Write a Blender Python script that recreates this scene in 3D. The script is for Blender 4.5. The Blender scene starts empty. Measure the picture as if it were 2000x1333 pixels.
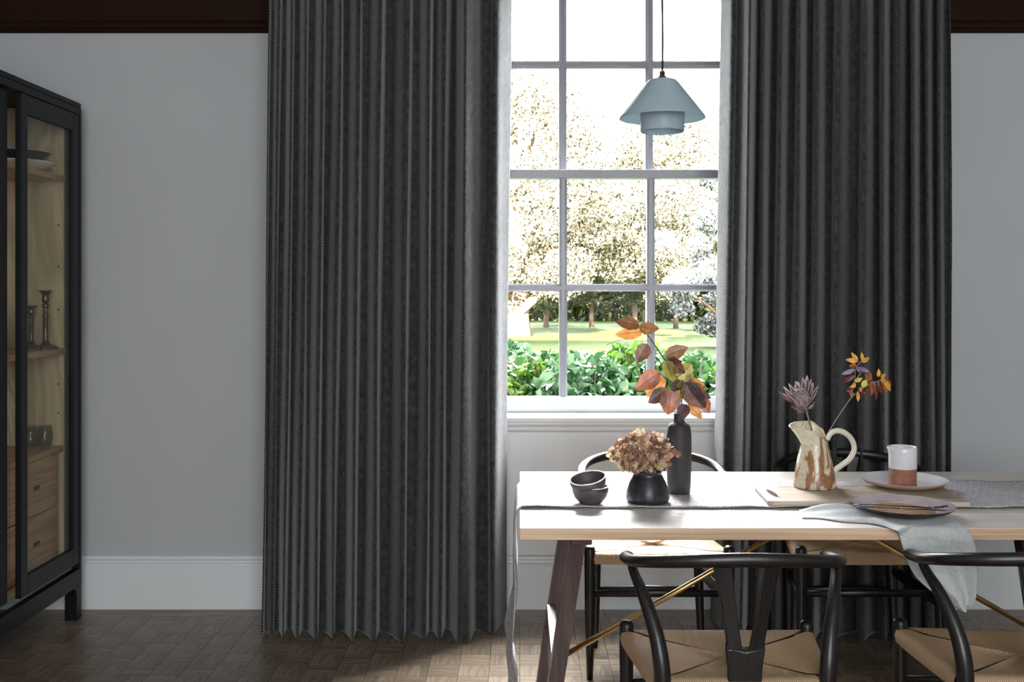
import bpy, bmesh, math, random
import numpy as np
from mathutils import Vector, Matrix
random.seed(7); np.random.seed(7)
PI = math.pi
SC = bpy.context.scene
COL = SC.collection
# ------------------------------------------------------------------ camera
F, CX, HY, H = 2000.0, 1015.0, 567.0, 1.37
cd = bpy.data.cameras.new('camera'); cam = bpy.data.objects.new('camera', cd); COL.objects.link(cam)
cam.location = (0, 0, H); cam.rotation_euler = (PI/2, 0, 0)
cd.sensor_width = 36; cd.lens = 36; cd.shift_x = -0.0075; cd.shift_y = -0.04975; cd.clip_end = 300
SC.camera = cam
# ------------------------------------------------------------------ world, sun, exposure
wd = bpy.data.worlds.new('world'); SC.world = wd; wd.use_nodes = True
bg = wd.node_tree.nodes['Background']; bg.inputs[0].default_value = (0.93, 0.96, 1.0, 1); bg.inputs[1].default_value = 15.0
SC.view_settings.view_transform = 'Standard'; SC.view_settings.look = 'None'
SC.view_settings.exposure = 0.0; SC.view_settings.gamma = 1; SC.view_settings.use_curve_mapping = False
def lamp(name, kind, loc, rot, energy, color=(1, 1, 1), **kw):
    l = bpy.data.lights.new(name, kind); l.energy = energy; l.color = color
    for k, v in kw.items(): setattr(l, k, v)
    o = bpy.data.objects.new(name, l); o.location = loc; o.rotation_euler = rot; COL.objects.link(o); return o
lamp('sun', 'SUN', (0, 0, 20), (math.radians(90-19.5), 0, math.radians(-8)), 240, (1.0, 0.93, 0.8), angle=0.01)
# second, very wide sun added as sky fill to brighten table and floor
def aim(az, el): return Vector((-math.sin(math.radians(az))*math.cos(math.radians(el)), -math.cos(math.radians(az))*math.cos(math.radians(el)), -math.sin(math.radians(el)))).to_track_quat('-Z', 'Y').to_euler()
lamp('added_haze_sun', 'SUN', (2, 12, 20), aim(18, 44), 62, (0.95, 0.97, 1.0), angle=math.radians(50))
# area lamp added as room fill; the rear wall has no windows
lamp('rear_fill', 'AREA', (0.6, -2.6, 1.9), (PI/2, 0, 0), 185, (0.95, 0.98, 1.0), shape='RECTANGLE', size=2.6, size_y=2.2)
po = lamp('window_portal', 'AREA', (0.39, 4.70, 1.88), (-PI/2, 0, 0), 1, shape='RECTANGLE', size=1.3, size_y=2.1)
po.data.cycles.is_portal = True

# ------------------------------------------------------------------ helpers
def W(px, py, Y):
    s = F/Y; return Vector(((px-CX)/s, Y, H-(py-HY)/s))
def T(px, py, z=0.742):
    s = (py-HY)/(H-z); return Vector(((px-CX)/s, F/s, z))
def link(name, me, mat=None, parent=None, loc=None, rot=None, smooth=False):
    o = bpy.data.objects.new(name, me); COL.objects.link(o)
    if mat is not None:
        for m in (mat if isinstance(mat, (list, tuple)) else [mat]): me.materials.append(m)
    if parent: o.parent = parent
    if loc is not None: o.location = loc
    if rot is not None: o.rotation_euler = rot
    if smooth and len(me.polygons): me.polygons.foreach_set('use_smooth', [True]*len(me.polygons))
    return o
def tag(o, label=None, cat=None, group=None, kind=None):
    if label: o['label'] = label
    if cat: o['category'] = cat
    if group: o['group'] = group
    if kind: o['kind'] = kind
    return o
def thing(name, label, cat, loc=(0, 0, 0), rz=0, group=None):
    o = bpy.data.objects.new(name, None); COL.objects.link(o); o.location = loc; o.rotation_euler = (0, 0, rz)
    o.empty_display_size = 0.05
    return tag(o, label, cat, group)
def copy_tree(o, parent=None):
    c = o.copy(); COL.objects.link(c); c.parent = parent
    for ch in list(o.children): copy_tree(ch, c)
    return c
class MB:
    def __init__(s): s.v = []; s.f = []; s.m = []; s.uv = {}
    def add(s, vs, fs, mi=0):
        b = len(s.v); s.v += [tuple(v) for v in vs]
        for f in fs: s.f.append(tuple(i+b for i in f)); s.m.append(mi)
        return b
    def box(s, x0, x1, y0, y1, z0, z1, c=0.0, mi=0, mat=None):
        """box with chamfered edges"""
        if x0 > x1: x0, x1 = x1, x0
        if y0 > y1: y0, y1 = y1, y0
        if z0 > z1: z0, z1 = z1, z0
        c = min(c, (x1-x0)*.45, (y1-y0)*.45, (z1-z0)*.45)
        if c <= 0:
            vs = [(x, y, z) for x in (x0, x1) for y in (y0, y1) for z in (z0, z1)]
            fs = [(0, 1, 3, 2), (4, 6, 7, 5), (0, 4, 5, 1), (2, 3, 7, 6), (0, 2, 6, 4), (1, 5, 7, 3)]
        else:
            bm = bmesh.new(); bmesh.ops.create_cube(bm, size=1)
            for v in bm.verts:
                v.co = Vector(((x0+x1)/2+v.co.x*(x1-x0), (y0+y1)/2+v.co.y*(y1-y0), (z0+z1)/2+v.co.z*(z1-z0)))
            bmesh.ops.bevel(bm, geom=list(bm.edges), offset=c, segments=1, affect='EDGES')
            bm.verts.index_update()
            vs = [tuple(v.co) for v in bm.verts]; fs = [[v.index for v in f.verts] for f in bm.faces]; bm.free()
        if mat is not None: vs = [mat @ Vector(v) for v in vs]
        s.add(vs, fs, mi); return s
    def lathe(s, prof, n=32, c=(0, 0, 0), mi=0, cap=True, fn=None):
        vs = []; k = len(prof)
        for i in range(n):
            a = 2*PI*i/n
            for r, z in prof:
                x, y, zz = r*math.cos(a), r*math.sin(a), z
                if fn: x, y, zz = fn(a, r, z)
                vs.append((c[0]+x, c[1]+y, c[2]+zz))
        fs = [(i*k+j, ((i+1) % n)*k+j, ((i+1) % n)*k+j+1, i*k+j+1) for i in range(n) for j in range(k-1)]
        b = s.add(vs, fs, mi)
        if cap:
            for j, rev in ((0, True), (k-1, False)):
                if prof[j][0] > 1e-4:
                    loop = [b+i*k+j for i in range(n)]
                    if rev: loop = loop[::-1]
                    s.f.append(tuple(loop)); s.m.append(mi)
        return s
    def tube(s, pts, r, n=10, mi=0, up=None, cap=True):
        """r: float / list / list of (rx, ry) with ry along 'up' """
        pts = [Vector(p) for p in pts]; m = len(pts)
        if not isinstance(r, (list, tuple)): r = [r]*m
        vs = []; prev = Vector(up) if up else None
        for i, p in enumerate(pts):
            t = (pts[min(i+1, m-1)]-pts[max(i-1, 0)]).normalized()
            if prev is None: prev = Vector((0, 0, 1)) if abs(t.z) < .9 else Vector((1, 0, 0))
            u = Vector(up) if up else prev
            u = (u-t*u.dot(t)).normalized(); w = t.cross(u); prev = u
            rr = r[i] if isinstance(r[i], (list, tuple)) else (r[i], r[i])
            for j in range(n):
                a = 2*PI*j/n; vs.append(p+w*rr[0]*math.cos(a)+u*rr[1]*math.sin(a))
        fs = [(i*n+j, i*n+(j+1) % n, (i+1)*n+(j+1) % n, (i+1)*n+j) for i in range(m-1) for j in range(n)]
        b = s.add(vs, fs, mi)
        if cap:
            s.f.append(tuple(b+j for j in range(n))[::-1]); s.m.append(mi)
            s.f.append(tuple(b+(m-1)*n+j for j in range(n))); s.m.append(mi)
        return s
    def ball(s, c, r, n=12, k=7, mi=0, sc=(1, 1, 1)):
        prof = [(r*math.sin(PI*j/(k-1)), -r*math.cos(PI*j/(k-1))) for j in range(k)]
        return s.lathe(prof, n, c, mi, False, fn=lambda a, rr, z: (rr*math.cos(a)*sc[0], rr*math.sin(a)*sc[1], z*sc[2]))
    def prism(s, poly, axis, a, b, mi=0):
        """extrude 2D poly along axis ('x': poly is (y,z); 'y': (x,z); 'z': (x,y))"""
        def p3(p, t): return {'x': (t, p[0], p[1]), 'y': (p[0], t, p[1]), 'z': (p[0], p[1], t)}[axis]
        n = len(poly); vs = [p3(p, a) for p in poly]+[p3(p, b) for p in poly]
        fs = [tuple(range(n))[::-1], tuple(range(n, 2*n))]+[(i, (i+1) % n, n+(i+1) % n, n+i) for i in range(n)]
        s.add(vs, fs, mi); return s
    def mesh(s, name='mesh'):
        me = bpy.data.meshes.new(name); me.from_pydata(s.v, [], s.f)
        if any(s.m): me.polygons.foreach_set('material_index', s.m)
        bm = bmesh.new(); bm.from_mesh(me); bmesh.ops.recalc_face_normals(bm, faces=bm.faces); bm.to_mesh(me); bm.free()
        me.update(); return me
    def build(s, name, mat, parent=None, loc=None, rot=None, smooth=False, ang=None):
        me = s.mesh(name); o = link(name, me, mat, parent, loc, rot, smooth)
        if ang: 
            me.polygons.foreach_set('use_smooth', [True]*len(me.polygons)); me.set_sharp_from_angle(angle=math.radians(ang))
        return o
def grid_obj(name, P, mat, parent=None, thick=0, UV=None, subsurf=0, closed=False, offset=0):
    """P[i][j] -> Vector; UV[i][j]"""
    ni, nj = len(P), len(P[0]); vs = [tuple(p) for row in P for p in row]
    fs = [(i*nj+j, (i+1)*nj+j, (i+1)*nj+j+1, i*nj+j+1) for i in range(ni-1) for j in range(nj-1)]
    me = bpy.data.meshes.new(name); me.from_pydata(vs, [], fs)
    if UV is not None:
        uv = me.uv_layers.new(name='UVMap'); flat = [q for row in UV for q in row]
        data = []
        for f in fs:
            for i in f: data += [flat[i][0], flat[i][1]]
        uv.data.foreach_set('uv', data)
    o = link(name, me, mat, parent, smooth=True)
    if subsurf: m = o.modifiers.new('s', 'SUBSURF'); m.levels = m.render_levels = subsurf
    if thick: m = o.modifiers.new('t', 'SOLIDIFY'); m.thickness = thick; m.offset = offset
    return o
def cr(pts, n):
    """catmull-rom resample of a list of vectors (n per span)"""
    pts = [Vector(p) for p in pts]; out = []
    for i in range(len(pts)-1):
        p0 = pts[max(i-1, 0)]; p1 = pts[i]; p2 = pts[i+1]; p3 = pts[min(i+2, len(pts)-1)]
        for k in range(n):
            t = k/n
            out.append(0.5*((2*p1)+(p2-p0)*t+(2*p0-5*p1+4*p2-p3)*t*t+(3*p1-p0-3*p2+p3)*t**3))
    out.append(pts[-1]); return out

# ------------------------------------------------------------------ materials
class Mat:
    def __init__(s, name):
        s.m = bpy.data.materials.new(name); s.m.use_nodes = True; s.t = s.m.node_tree; s.n = s.t.nodes
        s.b = s.n['Principled BSDF']; s.out = s.n['Material Output']
    def N(s, typ, **kw):
        n = s.n.new(typ)
        for k, v in kw.items():
            if k.startswith('i_'):
                key = k[2:]; key = int(key) if key.isdigit() else key.replace('_', ' ')
                n.inputs[key].default_value = v
            else: setattr(n, k, v)
        return n
    def L(s, a, b): s.t.links.new(a, b); return s
    def math(s, op, a, b=None, c=None):
        n = s.n.new('ShaderNodeMath'); n.operation = op
        for i, x in enumerate((a, b, c)):
            if x is None: continue
            if isinstance(x, (int, float)): n.inputs[i].default_value = x
            else: s.L(x, n.inputs[i])
        return n.outputs[0]
    def ramp(s, fac, stops):
        r = s.n.new('ShaderNodeValToRGB'); s.L(fac, r.inputs[0]); e = r.color_ramp.elements
        while len(e) < len(stops): e.new(0.5)
        for el, (p, c) in zip(e, stops): el.position = p; el.color = (*c, 1) if len(c) == 3 else c
        return r.outputs[0]
    def coord(s, kind='Object', scale=(1, 1, 1), rot=(0, 0, 0)):
        c = s.n.new('ShaderNodeTexCoord'); mp = s.n.new('ShaderNodeMapping'); mp.inputs['Scale'].default_value = scale
        mp.inputs['Rotation'].default_value = rot
        s.L(c.outputs[kind], mp.inputs[0]); return mp.outputs[0]
    def noise(s, vec, scale, detail=3, rough=.5, dist=0):
        n = s.N('ShaderNodeTexNoise', i_Scale=scale, i_Detail=detail, i_Roughness=rough, i_Distortion=dist); s.L(vec, n.inputs['Vector']); return n.outputs['Fac']
    def bump(s, h, strength=.3, dist=.002):
        b = s.N('ShaderNodeBump', i_Strength=strength, i_Distance=dist); s.L(h, b.inputs['Height']); s.L(b.outputs[0], s.b.inputs['Normal']); return b
    def mix(s, fac, a, b, blend='MIX'):
        n = s.n.new('ShaderNodeMix'); n.data_type = 'RGBA'; n.blend_type = blend
        for sock, x in ((n.inputs[0], fac), (n.inputs[6], a), (n.inputs[7], b)):
            if isinstance(x, (int, float)): sock.default_value = x
            elif isinstance(x, tuple): sock.default_value = (*x, 1) if len(x) == 3 else x
            else: s.L(x, sock)
        return n.outputs[2]
def plain(name, c, rough=.5, metal=0, var=.08, scale=30, bump=0, bs=200, **kw):
    M = Mat(name); v = M.coord('Object'); f = M.noise(v, scale, 4)
    lo = tuple(x*(1-var) for x in c); hi = tuple(min(1, x*(1+var)) for x in c)
    M.L(M.ramp(f, [(.3, lo), (.7, hi)]), M.b.inputs['Base Color'])
    M.b.inputs['Roughness'].default_value = rough; M.b.inputs['Metallic'].default_value = metal
    if bump: M.bump(M.noise(v, bs, 4), bump)
    for k, x in kw.items(): M.b.inputs[k.replace('_', ' ')].default_value = x
    return M.m
def wood(name, c1, c2, axis=0, rough=.45, scale=1.0, ring=9, bump=.12, stretch=.06, varobj=0, spec=.5, coat=0):
    M = Mat(name); sc = [1.0]*3; sc[axis] = stretch
    v = M.coord('Object', tuple(x*scale for x in sc))
    big = M.noise(v, ring, 3, .5, 1.2)
    lines = M.math('FRACT', M.math('MULTIPLY', big, 9.0))
    lines = M.math('ABSOLUTE', M.math('SUBTRACT', lines, .5))
    fine = M.noise(v, 160, 3, .6)
    f = M.math('ADD', M.math('MULTIPLY', lines, 1.1), M.math('MULTIPLY', fine, .45))
    colr = M.ramp(f, [(.15, c1), (.8, c2)])
    if varobj:
        oi = M.n.new('ShaderNodeObjectInfo'); gi = M.n.new('ShaderNodeNewGeometry')
        rnd = M.math('FRACT', M.math('ADD', oi.outputs['Random'], M.math('MULTIPLY', gi.outputs['Random Per Island'], .9)))
        k = M.math('ADD', M.math('MULTIPLY', rnd, varobj), 1-varobj/2)
        cc = M.n.new('ShaderNodeCombineColor')
        for i in range(3): M.L(k, cc.inputs[i])
        colr = M.mix(1.0, colr, cc.outputs[0], 'MULTIPLY')
    M.L(colr, M.b.inputs['Base Color']); M.b.inputs['Roughness'].default_value = rough
    M.b.inputs['Specular IOR Level'].default_value = spec; M.b.inputs['Coat Weight'].default_value = coat
    M.bump(fine, bump); return M.m
def glassy(name, tint=(.95, .97, .96), refl=1.0, haze=0.0):
    M = Mat(name); M.n.remove(M.b)
    tr = M.N('ShaderNodeBsdfTransparent'); tr.inputs[0].default_value = (*tint, 1)
    gl = M.N('ShaderNodeBsdfGlossy'); gl.inputs['Roughness'].default_value = .02
    fr = M.N('ShaderNodeFresnel', i_IOR=1.45); mx = M.n.new('ShaderNodeMixShader')
    gi = M.n.new('ShaderNodeNewGeometry'); fwd = M.math('SUBTRACT', 1.0, gi.outputs['Backfacing'])
    M.L(M.math('MULTIPLY', M.math('MULTIPLY', fr.outputs[0], refl), fwd), mx.inputs[0]); M.L(tr.outputs[0], mx.inputs[1]); M.L(gl.outputs[0], mx.inputs[2])
    M.L(mx.outputs[0], M.out.inputs[0]); return M.m
def leafmat(name, c1, c2, trans=.5, rough=.45, scale=25, spec=.4, island=False, tcol=None):
    M = Mat(name); v = M.coord('Object'); f = M.noise(v, scale, 3)
    if island:
        gi = M.n.new('ShaderNodeNewGeometry'); f = gi.outputs['Random Per Island']
    c = M.ramp(f, [(.25, c1), (.75, c2)])
    M.L(c, M.b.inputs['Base Color']); M.b.inputs['Roughness'].default_value = rough; M.b.inputs['Specular IOR Level'].default_value = spec
    tl = M.n.new('ShaderNodeBsdfTranslucent'); mx = M.n.new('ShaderNodeMixShader'); mx.inputs[0].default_value = trans
    if tcol: M.L(M.mix(1.0, c, tcol, 'MULTIPLY'), tl.inputs[0])
    else: M.L(c, tl.inputs[0])
    M.L(M.b.outputs[0], mx.inputs[1]); M.L(tl.outputs[0], mx.inputs[2]); M.L(mx.outputs[0], M.out.inputs[0]); return M.m

def fabric(name, dark, light, a=.0085, b=.011, thr=.1, rough=.8, bump=.6, sheen=.3):
    M = Mat(name); uv = M.n.new('ShaderNodeTexCoord'); sp = M.n.new('ShaderNodeSeparateXYZ'); M.L(uv.outputs['UV'], sp.inputs[0])
    ob = M.coord('Object'); wob = M.noise(ob, 90, 2)
    u = M.math('ADD', sp.outputs[0], M.math('MULTIPLY', wob, .0022)); v = M.math('ADD', sp.outputs[1], M.math('MULTIPLY', wob, .003))
    su = M.math('SINE', M.math('MULTIPLY', u, 2*PI/a)); sv = M.math('SINE', M.math('MULTIPLY', v, 2*PI/b))
    d = M.math('MULTIPLY', su, sv)
    big = M.noise(ob, 40, 3)
    d2 = M.math('ADD', d, M.math('MULTIPLY', M.math('SUBTRACT', big, .5), 1.0))
    M.L(M.ramp(M.math('ADD', M.math('MULTIPLY', d2, .5), .5), [(.5-thr, dark), (.92, light)]), M.b.inputs['Base Color'])
    M.b.inputs['Roughness'].default_value = rough; M.b.inputs['Sheen Weight'].default_value = sheen; M.b.inputs['Sheen Roughness'].default_value = .25
    M.b.inputs['Specular IOR Level'].default_value = .2
    M.bump(d, bump, .0015); return M.m
def cloth(name, c, c2, thr=.0, sc=420, rough=.85, bump=.5, ax='Object', trans=0):
    M = Mat(name); v = M.coord(ax, (1, 1, 1))
    w1 = M.N('ShaderNodeTexWave', i_Scale=sc/6.0, i_Distortion=2.0, i_Detail=2.0); w1.bands_direction = 'X'; M.L(v, w1.inputs[0])
    w2 = M.N('ShaderNodeTexWave', i_Scale=sc/6.0, i_Distortion=2.0, i_Detail=2.0); w2.bands_direction = 'Y'; M.L(v, w2.inputs[0])
    f = M.math('MULTIPLY', w1.outputs['Fac'], w2.outputs['Fac']); n = M.noise(v, 60, 4)
    g = M.math('ADD', M.math('MULTIPLY', f, .6), M.math('MULTIPLY', n, .5))
    M.L(M.ramp(g, [(.25, c2), (.6, c)]), M.b.inputs['Base Color']); M.b.inputs['Roughness'].default_value = rough
    M.b.inputs['Sheen Weight'].default_value = .2; M.b.inputs['Specular IOR Level'].default_value = .2
    M.bump(f, bump, .0008)
    return M.m

m_wall = plain('wall_paint', (.50, .51, .52), .7, var=.02, scale=2)
m_frieze = plain('frieze_paint', (.020, .006, .0025), .6, var=.08, scale=2, Specular_IOR_Level=.12)
m_trim = plain('white_gloss_paint', (.80, .82, .83), .35, var=.02, scale=3)
m_sash = plain('sash_backlit_paint', (.25, .25, .275), .3, var=.03, scale=3)  # backlight shade on the sashes put into this grey
m_ceil = plain('ceiling_paint', (.6, .6, .6), .8, var=.01, scale=2)
m_render = plain('house_render', (.5, .45, .4), .9, scale=1)
m_glass = glassy('window_glass', (.98, .985, .985), .10)
m_cglass = glassy('cabinet_glass', (.90, .90, .85), .9)
m_tumbler = glassy('drinking_glass', (.985, .99, .99), 2.0)
m_black = plain('black_lacquer', (.006, .006, .007), .45, var=.1, scale=8, Specular_IOR_Level=.3)
m_floor = wood('parquet_oak', (.105, .075, .050), (.235, .178, .128), 0, .33, 1.0, 12, .25, .08, varobj=.38, spec=.5)
m_floor_in = plain('floor_joint', (.02, .014, .01), .8)
m_oak = wood('pale_oak', (.52, .33, .20), (.70, .50, .34), 0, .42, 1.0, 5, .05, .05, coat=.35)
m_oak_top = wood('lit_oak_top', (.60, .54, .47), (.76, .71, .65), 0, .42, 1.0, 5, .05, .05, coat=.35)  # same oak, with the light on the table top put into its colour
m_coak = wood('cabinet_oak', (.42, .25, .13), (.62, .41, .24), 1, .45, 1.0, 6, .08, .08)
m_ply = wood('birch_plywood', (.50, .40, .27), (.70, .59, .42), 2, .55, 1.0, 3.2, .05, .22)
m_walnut = wood('dark_walnut', (.030, .012, .010), (.075, .034, .026), 2, .28, 1.0, 12, .08, .05)
m_chair = wood('ebonised_beech', (.004, .003, .003), (.012, .0085, .007), 2, .34, 1.0, 16, .08, .1)
m_brass = plain('brass', (.62, .42, .18), .28, 1.0, var=.1)
m_dbrass = plain('aged_brass', (.20, .15, .09), .35, 1.0, var=.3)
m_drape = fabric('charcoal_weave', (.005, .0055, .0055), (.155, .157, .157), sheen=.38)
def fleck():
    M = Mat('runner_weave'); v = M.coord('Object', (1, .35, 1), (0, 0, .5)); n = M.noise(v, 420, 3, .7, .6); w = M.noise(M.coord('Object', (.4, 1, 1)), 500, 2, .6)
    f = M.math('ADD', M.math('MULTIPLY', n, .7), M.math('MULTIPLY', w, .3))
    M.L(M.ramp(f, [(.40, (.10, .085, .095)), (.56, (.66, .64, .66))]), M.b.inputs['Base Color']); M.b.inputs['Roughness'].default_value = .9
    M.bump(f, .8, .0015); return M.m
m_runner = fleck()
m_napkin = plain('napkin_linen', (.46, .48, .475), .85, var=.12, scale=140, bump=.35, bs=900, Sheen_Weight=.3)
# ------------------------------------------------------------------ room shell
def S(o, **k): o['kind'] = 'structure'; return o
YW = 4.415; XL, XR, YR, ZC = -2.34, 3.6, -3.0, 3.35
OX0, OX1, OZ0, OZ1 = -.29, 1.065, .826, 2.93
b = MB()
def wallbox(x0, x1, z0, z1):
    zs = 2.478
    if z0 < zs: b.box(x0, x1, YW, 4.75, z0, min(z1, zs), mi=0)
    if z1 > zs: b.box(x0, x1, YW, 4.75, max(z0, zs), z1, mi=1)
wallbox(XL-.2, OX0, -.3, ZC+.1); wallbox(OX1, XR+.2, -.3, ZC+.1); wallbox(OX0, OX1, -.3, OZ0); wallbox(OX0, OX1, OZ1, ZC+.1)
S(b.build('wall_back', [m_wall, m_frieze]))
S(MB().box(XL-.2, XL, YR, YW, 0, ZC).build('wall_left', m_wall))
S(MB().box(XR, XR+.2, YR, YW, 0, ZC).build('wall_right', m_wall))
S(MB().box(XL-.2, XR+.2, YR-.2, YR, 0, ZC).build('wall_rear', m_wall))
S(MB().box(XL-.2, XR+.2, YR-.2, YW, ZC, ZC+.1).build('ceiling', m_ceil))
S(MB().box(-16, 16, YR-5, 4.75, ZC+.11, 10.2).build('wall_upper_storey', m_render))
# picture rail
def rail_prof(y): return [(y, 2.478), (y-.012, 2.478), (y-.018, 2.484), (y-.018, 2.49), (y-.034, 2.496), (y-.038, 2.506), (y-.034, 2.516), (y-.02, 2.52), (y-.012, 2.532), (y, 2.536)]
S(MB().prism(rail_prof(YW-.0005), 'x', XL, OX0-.09).build('trim_1', m_frieze))
S(MB().prism(rail_prof(YW-.0005), 'x', OX1+.09, XR).build('trim_2', m_frieze))
# skirting with bead
def skirt(y): return [(y, 0), (y-.026, 0), (y-.026, .185), (y-.018, .188), (y-.018, .191), (y-.024, .194), (y-.027, .201), (y-.024, .208), (y-.012, .213), (y-.006, .222), (y, .224)]
S(MB().prism(skirt(YW-.0005), 'x', XL, XR).build('baseboard_back', m_trim))
S(MB().prism([(-p[0]+XL+YW, p[1]) for p in skirt(YW-.0005)], 'y', YR, YW-.03).build('baseboard_left', m_trim))
# window apron and sill
S(MB().box(OX0-.02, OX1+.02, YW-.012, YW-.0005, .228, .76, .002).box(OX0+.06, OX1-.06, YW-.014, YW-.0125, .29, .70, .001).build('trim_3', m_trim))
pr = [(YW-.001, .762), (YW-.016, .762), (YW-.020, .772), (YW-.020, .782), (YW-.035, .786), (YW-.042, .796), (YW-.042, .804), (YW-.052, .808), (YW-.052, .824), (YW-.046, .829), (4.60, .829), (4.60, .8265), (YW-.001, .8265)]
S(MB().prism(pr, 'x', OX0-.05, OX1+.05).build('trim_4', m_trim))
# architraves
for i, x in enumerate((OX0, OX1)):
    sg = -1 if i == 0 else 1
    S(MB().box(x, x+sg*.08, YW-.022, YW-.0005, .83, 3.0, .004).box(x+sg*.02, x+sg*.06, YW-.028, YW-.0225, .83, 3.0, .003).build('trim_%d' % (5+i), m_trim))
# --- sash window
win = bpy.data.objects.new('window_1', None); COL.objects.link(win); win.location = (.39, 4.55, .83); win['kind'] = 'structure'
def WP(o): o.parent = win; o.matrix_parent_inverse = Matrix.Translation(-win.location); return o
fr = MB().box(OX0+.001, -.262, 4.50, 4.66, .83, OZ1-.001, .004).box(1.037, OX1-.001, 4.50, 4.66, .83, OZ1-.001, .004).box(-.262, 1.037, 4.50, 4.66, 2.90, OZ1-.001, .004)
WP(fr.build('window_frame', m_trim))
def barprof(w, d0, d1, c):  # glazing bar section: flat nose toward the room, ovolo shoulders
    return [(c-w/2, d1), (c-w/2, d0+.016), (c-w*.36, d0+.012), (c-w*.2, d0+.009), (c-w*.2, d0), (c+w*.2, d0), (c+w*.2, d0+.009), (c+w*.36, d0+.012), (c+w/2, d0+.016), (c+w/2, d1)]
VX = (.193, .582)
def sash(name, z0, z1, y, bars, bot, top):
    e = bpy.data.objects.new(name, None); COL.objects.link(e); WP(e)
    def P(mb, nm):
        o = mb.build(nm, m_sash); o.parent = e; return o
    P(MB().box(-.261, -.196, y, y+.04, z0, z1, .003), 'stile'); P(MB().box(.971, 1.036, y, y+.04, z0, z1, .003), 'stile')
    rb = MB()
    rb.box(-.196, .971, y, y+.04, z0, z0+bot, .003); r_ = P(rb, 'rail')
    if bot > .05: r_.data.materials.clear(); r_.data.materials.append(m_trim)  # bright lower rail stays white, without the painted backlight shade
    P(MB().box(-.196, .971, y, y+.04, z1-top, z1, .003), 'rail')
    zs = [z0+bot]+list(bars)+[z1-top]; xs = [-.196]+list(VX)+[.971]
    for x in VX: P(MB().prism(barprof(.036, y, y+.038, x), 'z', z0+bot, z1-top), 'glazing_bar')
    for zb in bars:
        for a, c in zip(xs[:-1], xs[1:]):
            mb = MB(); poly = [(d, c2) for c2, d in barprof(.034, y+.0006, y+.037, zb)]
            P(mb.prism(poly, 'x', a+(.007 if a > -.19 else 0), c-(.007 if c < .97 else 0)), 'glazing_bar')
    for a, c in zip(xs[:-1], xs[1:]):
        for p, q in zip(zs[:-1], zs[1:]):
            o = P(MB().box(a+.002, c-.002, y+.022, y+.026, p+.002, q-.002), 'pane'); o.data.materials.clear(); o.data.materials.append(m_glass)
sash('lower_sash', .831, 1.905, 4.53, [1.381], .066, .04)
sash('upper_sash', 1.868, 2.899, 4.585, [2.385], .03, .05)
# --- floor
fl = MB().box(XL-.2, XR+.2, YR-.2, YW, -.08, -.0085).build('floor', m_floor_in); S(fl)
SQ = .11
def square_mesh(mb, x, y, rotd, th=.008, n=4):
    w = SQ/n; g = .00028
    for k in range(n):
        dz = random.uniform(-.0003, .0)
        a, c = (-SQ/2+k*w+g, -SQ/2+(k+1)*w-g)
        if k == 0: a += .0005
        if k == n-1: c -= .0005
        G = .0008
        if rotd: mb.box(x-SQ/2+G, x+SQ/2-G, y+a, y+c, -th, dz)
        else: mb.box(x+a, x+c, y-SQ/2+G, y+SQ/2-G, -th, dz)
mA = []; 
for i in range(3):
    mb = MB(); square_mesh(mb, 0, 0, True); me = mb.mesh('parquet_square'); me.materials.append(m_floor); mA.append(me)
y_top = 4.29
for r in range(7):
    for c in range(41):
        o = bpy.data.objects.new('parquet_square', mA[random.randrange(3)]); COL.objects.link(o); o.parent = fl
        o.location = (-2.2+SQ*(c+.5), y_top-SQ*(r+.5), 0); o.rotation_euler = (0, 0, PI/2 if (r+c) % 2 else 0)
mb = MB()
for r in range(7, 32):
    for c in range(-1, 54): square_mesh(mb, -2.2+SQ*(c+.5), y_top-SQ*(r+.5), (r+c) % 2 == 0)
for r in range(7):
    for c in list(range(-1, 0))+list(range(41, 54)): square_mesh(mb, -2.2+SQ*(c+.5), y_top-SQ*(r+.5), (r+c) % 2 == 0)
o = mb.build('parquet_field', m_floor, fl); o['kind'] = 'stuff'
mb = MB(); x = XL
while x < XR:
    mb.box(x+.0008, min(x+.9, XR)-.0008, y_top+.001, YW-.027, -.008, 0, .0006); x += .9
o = mb.build('border_board', m_floor, fl)

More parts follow.
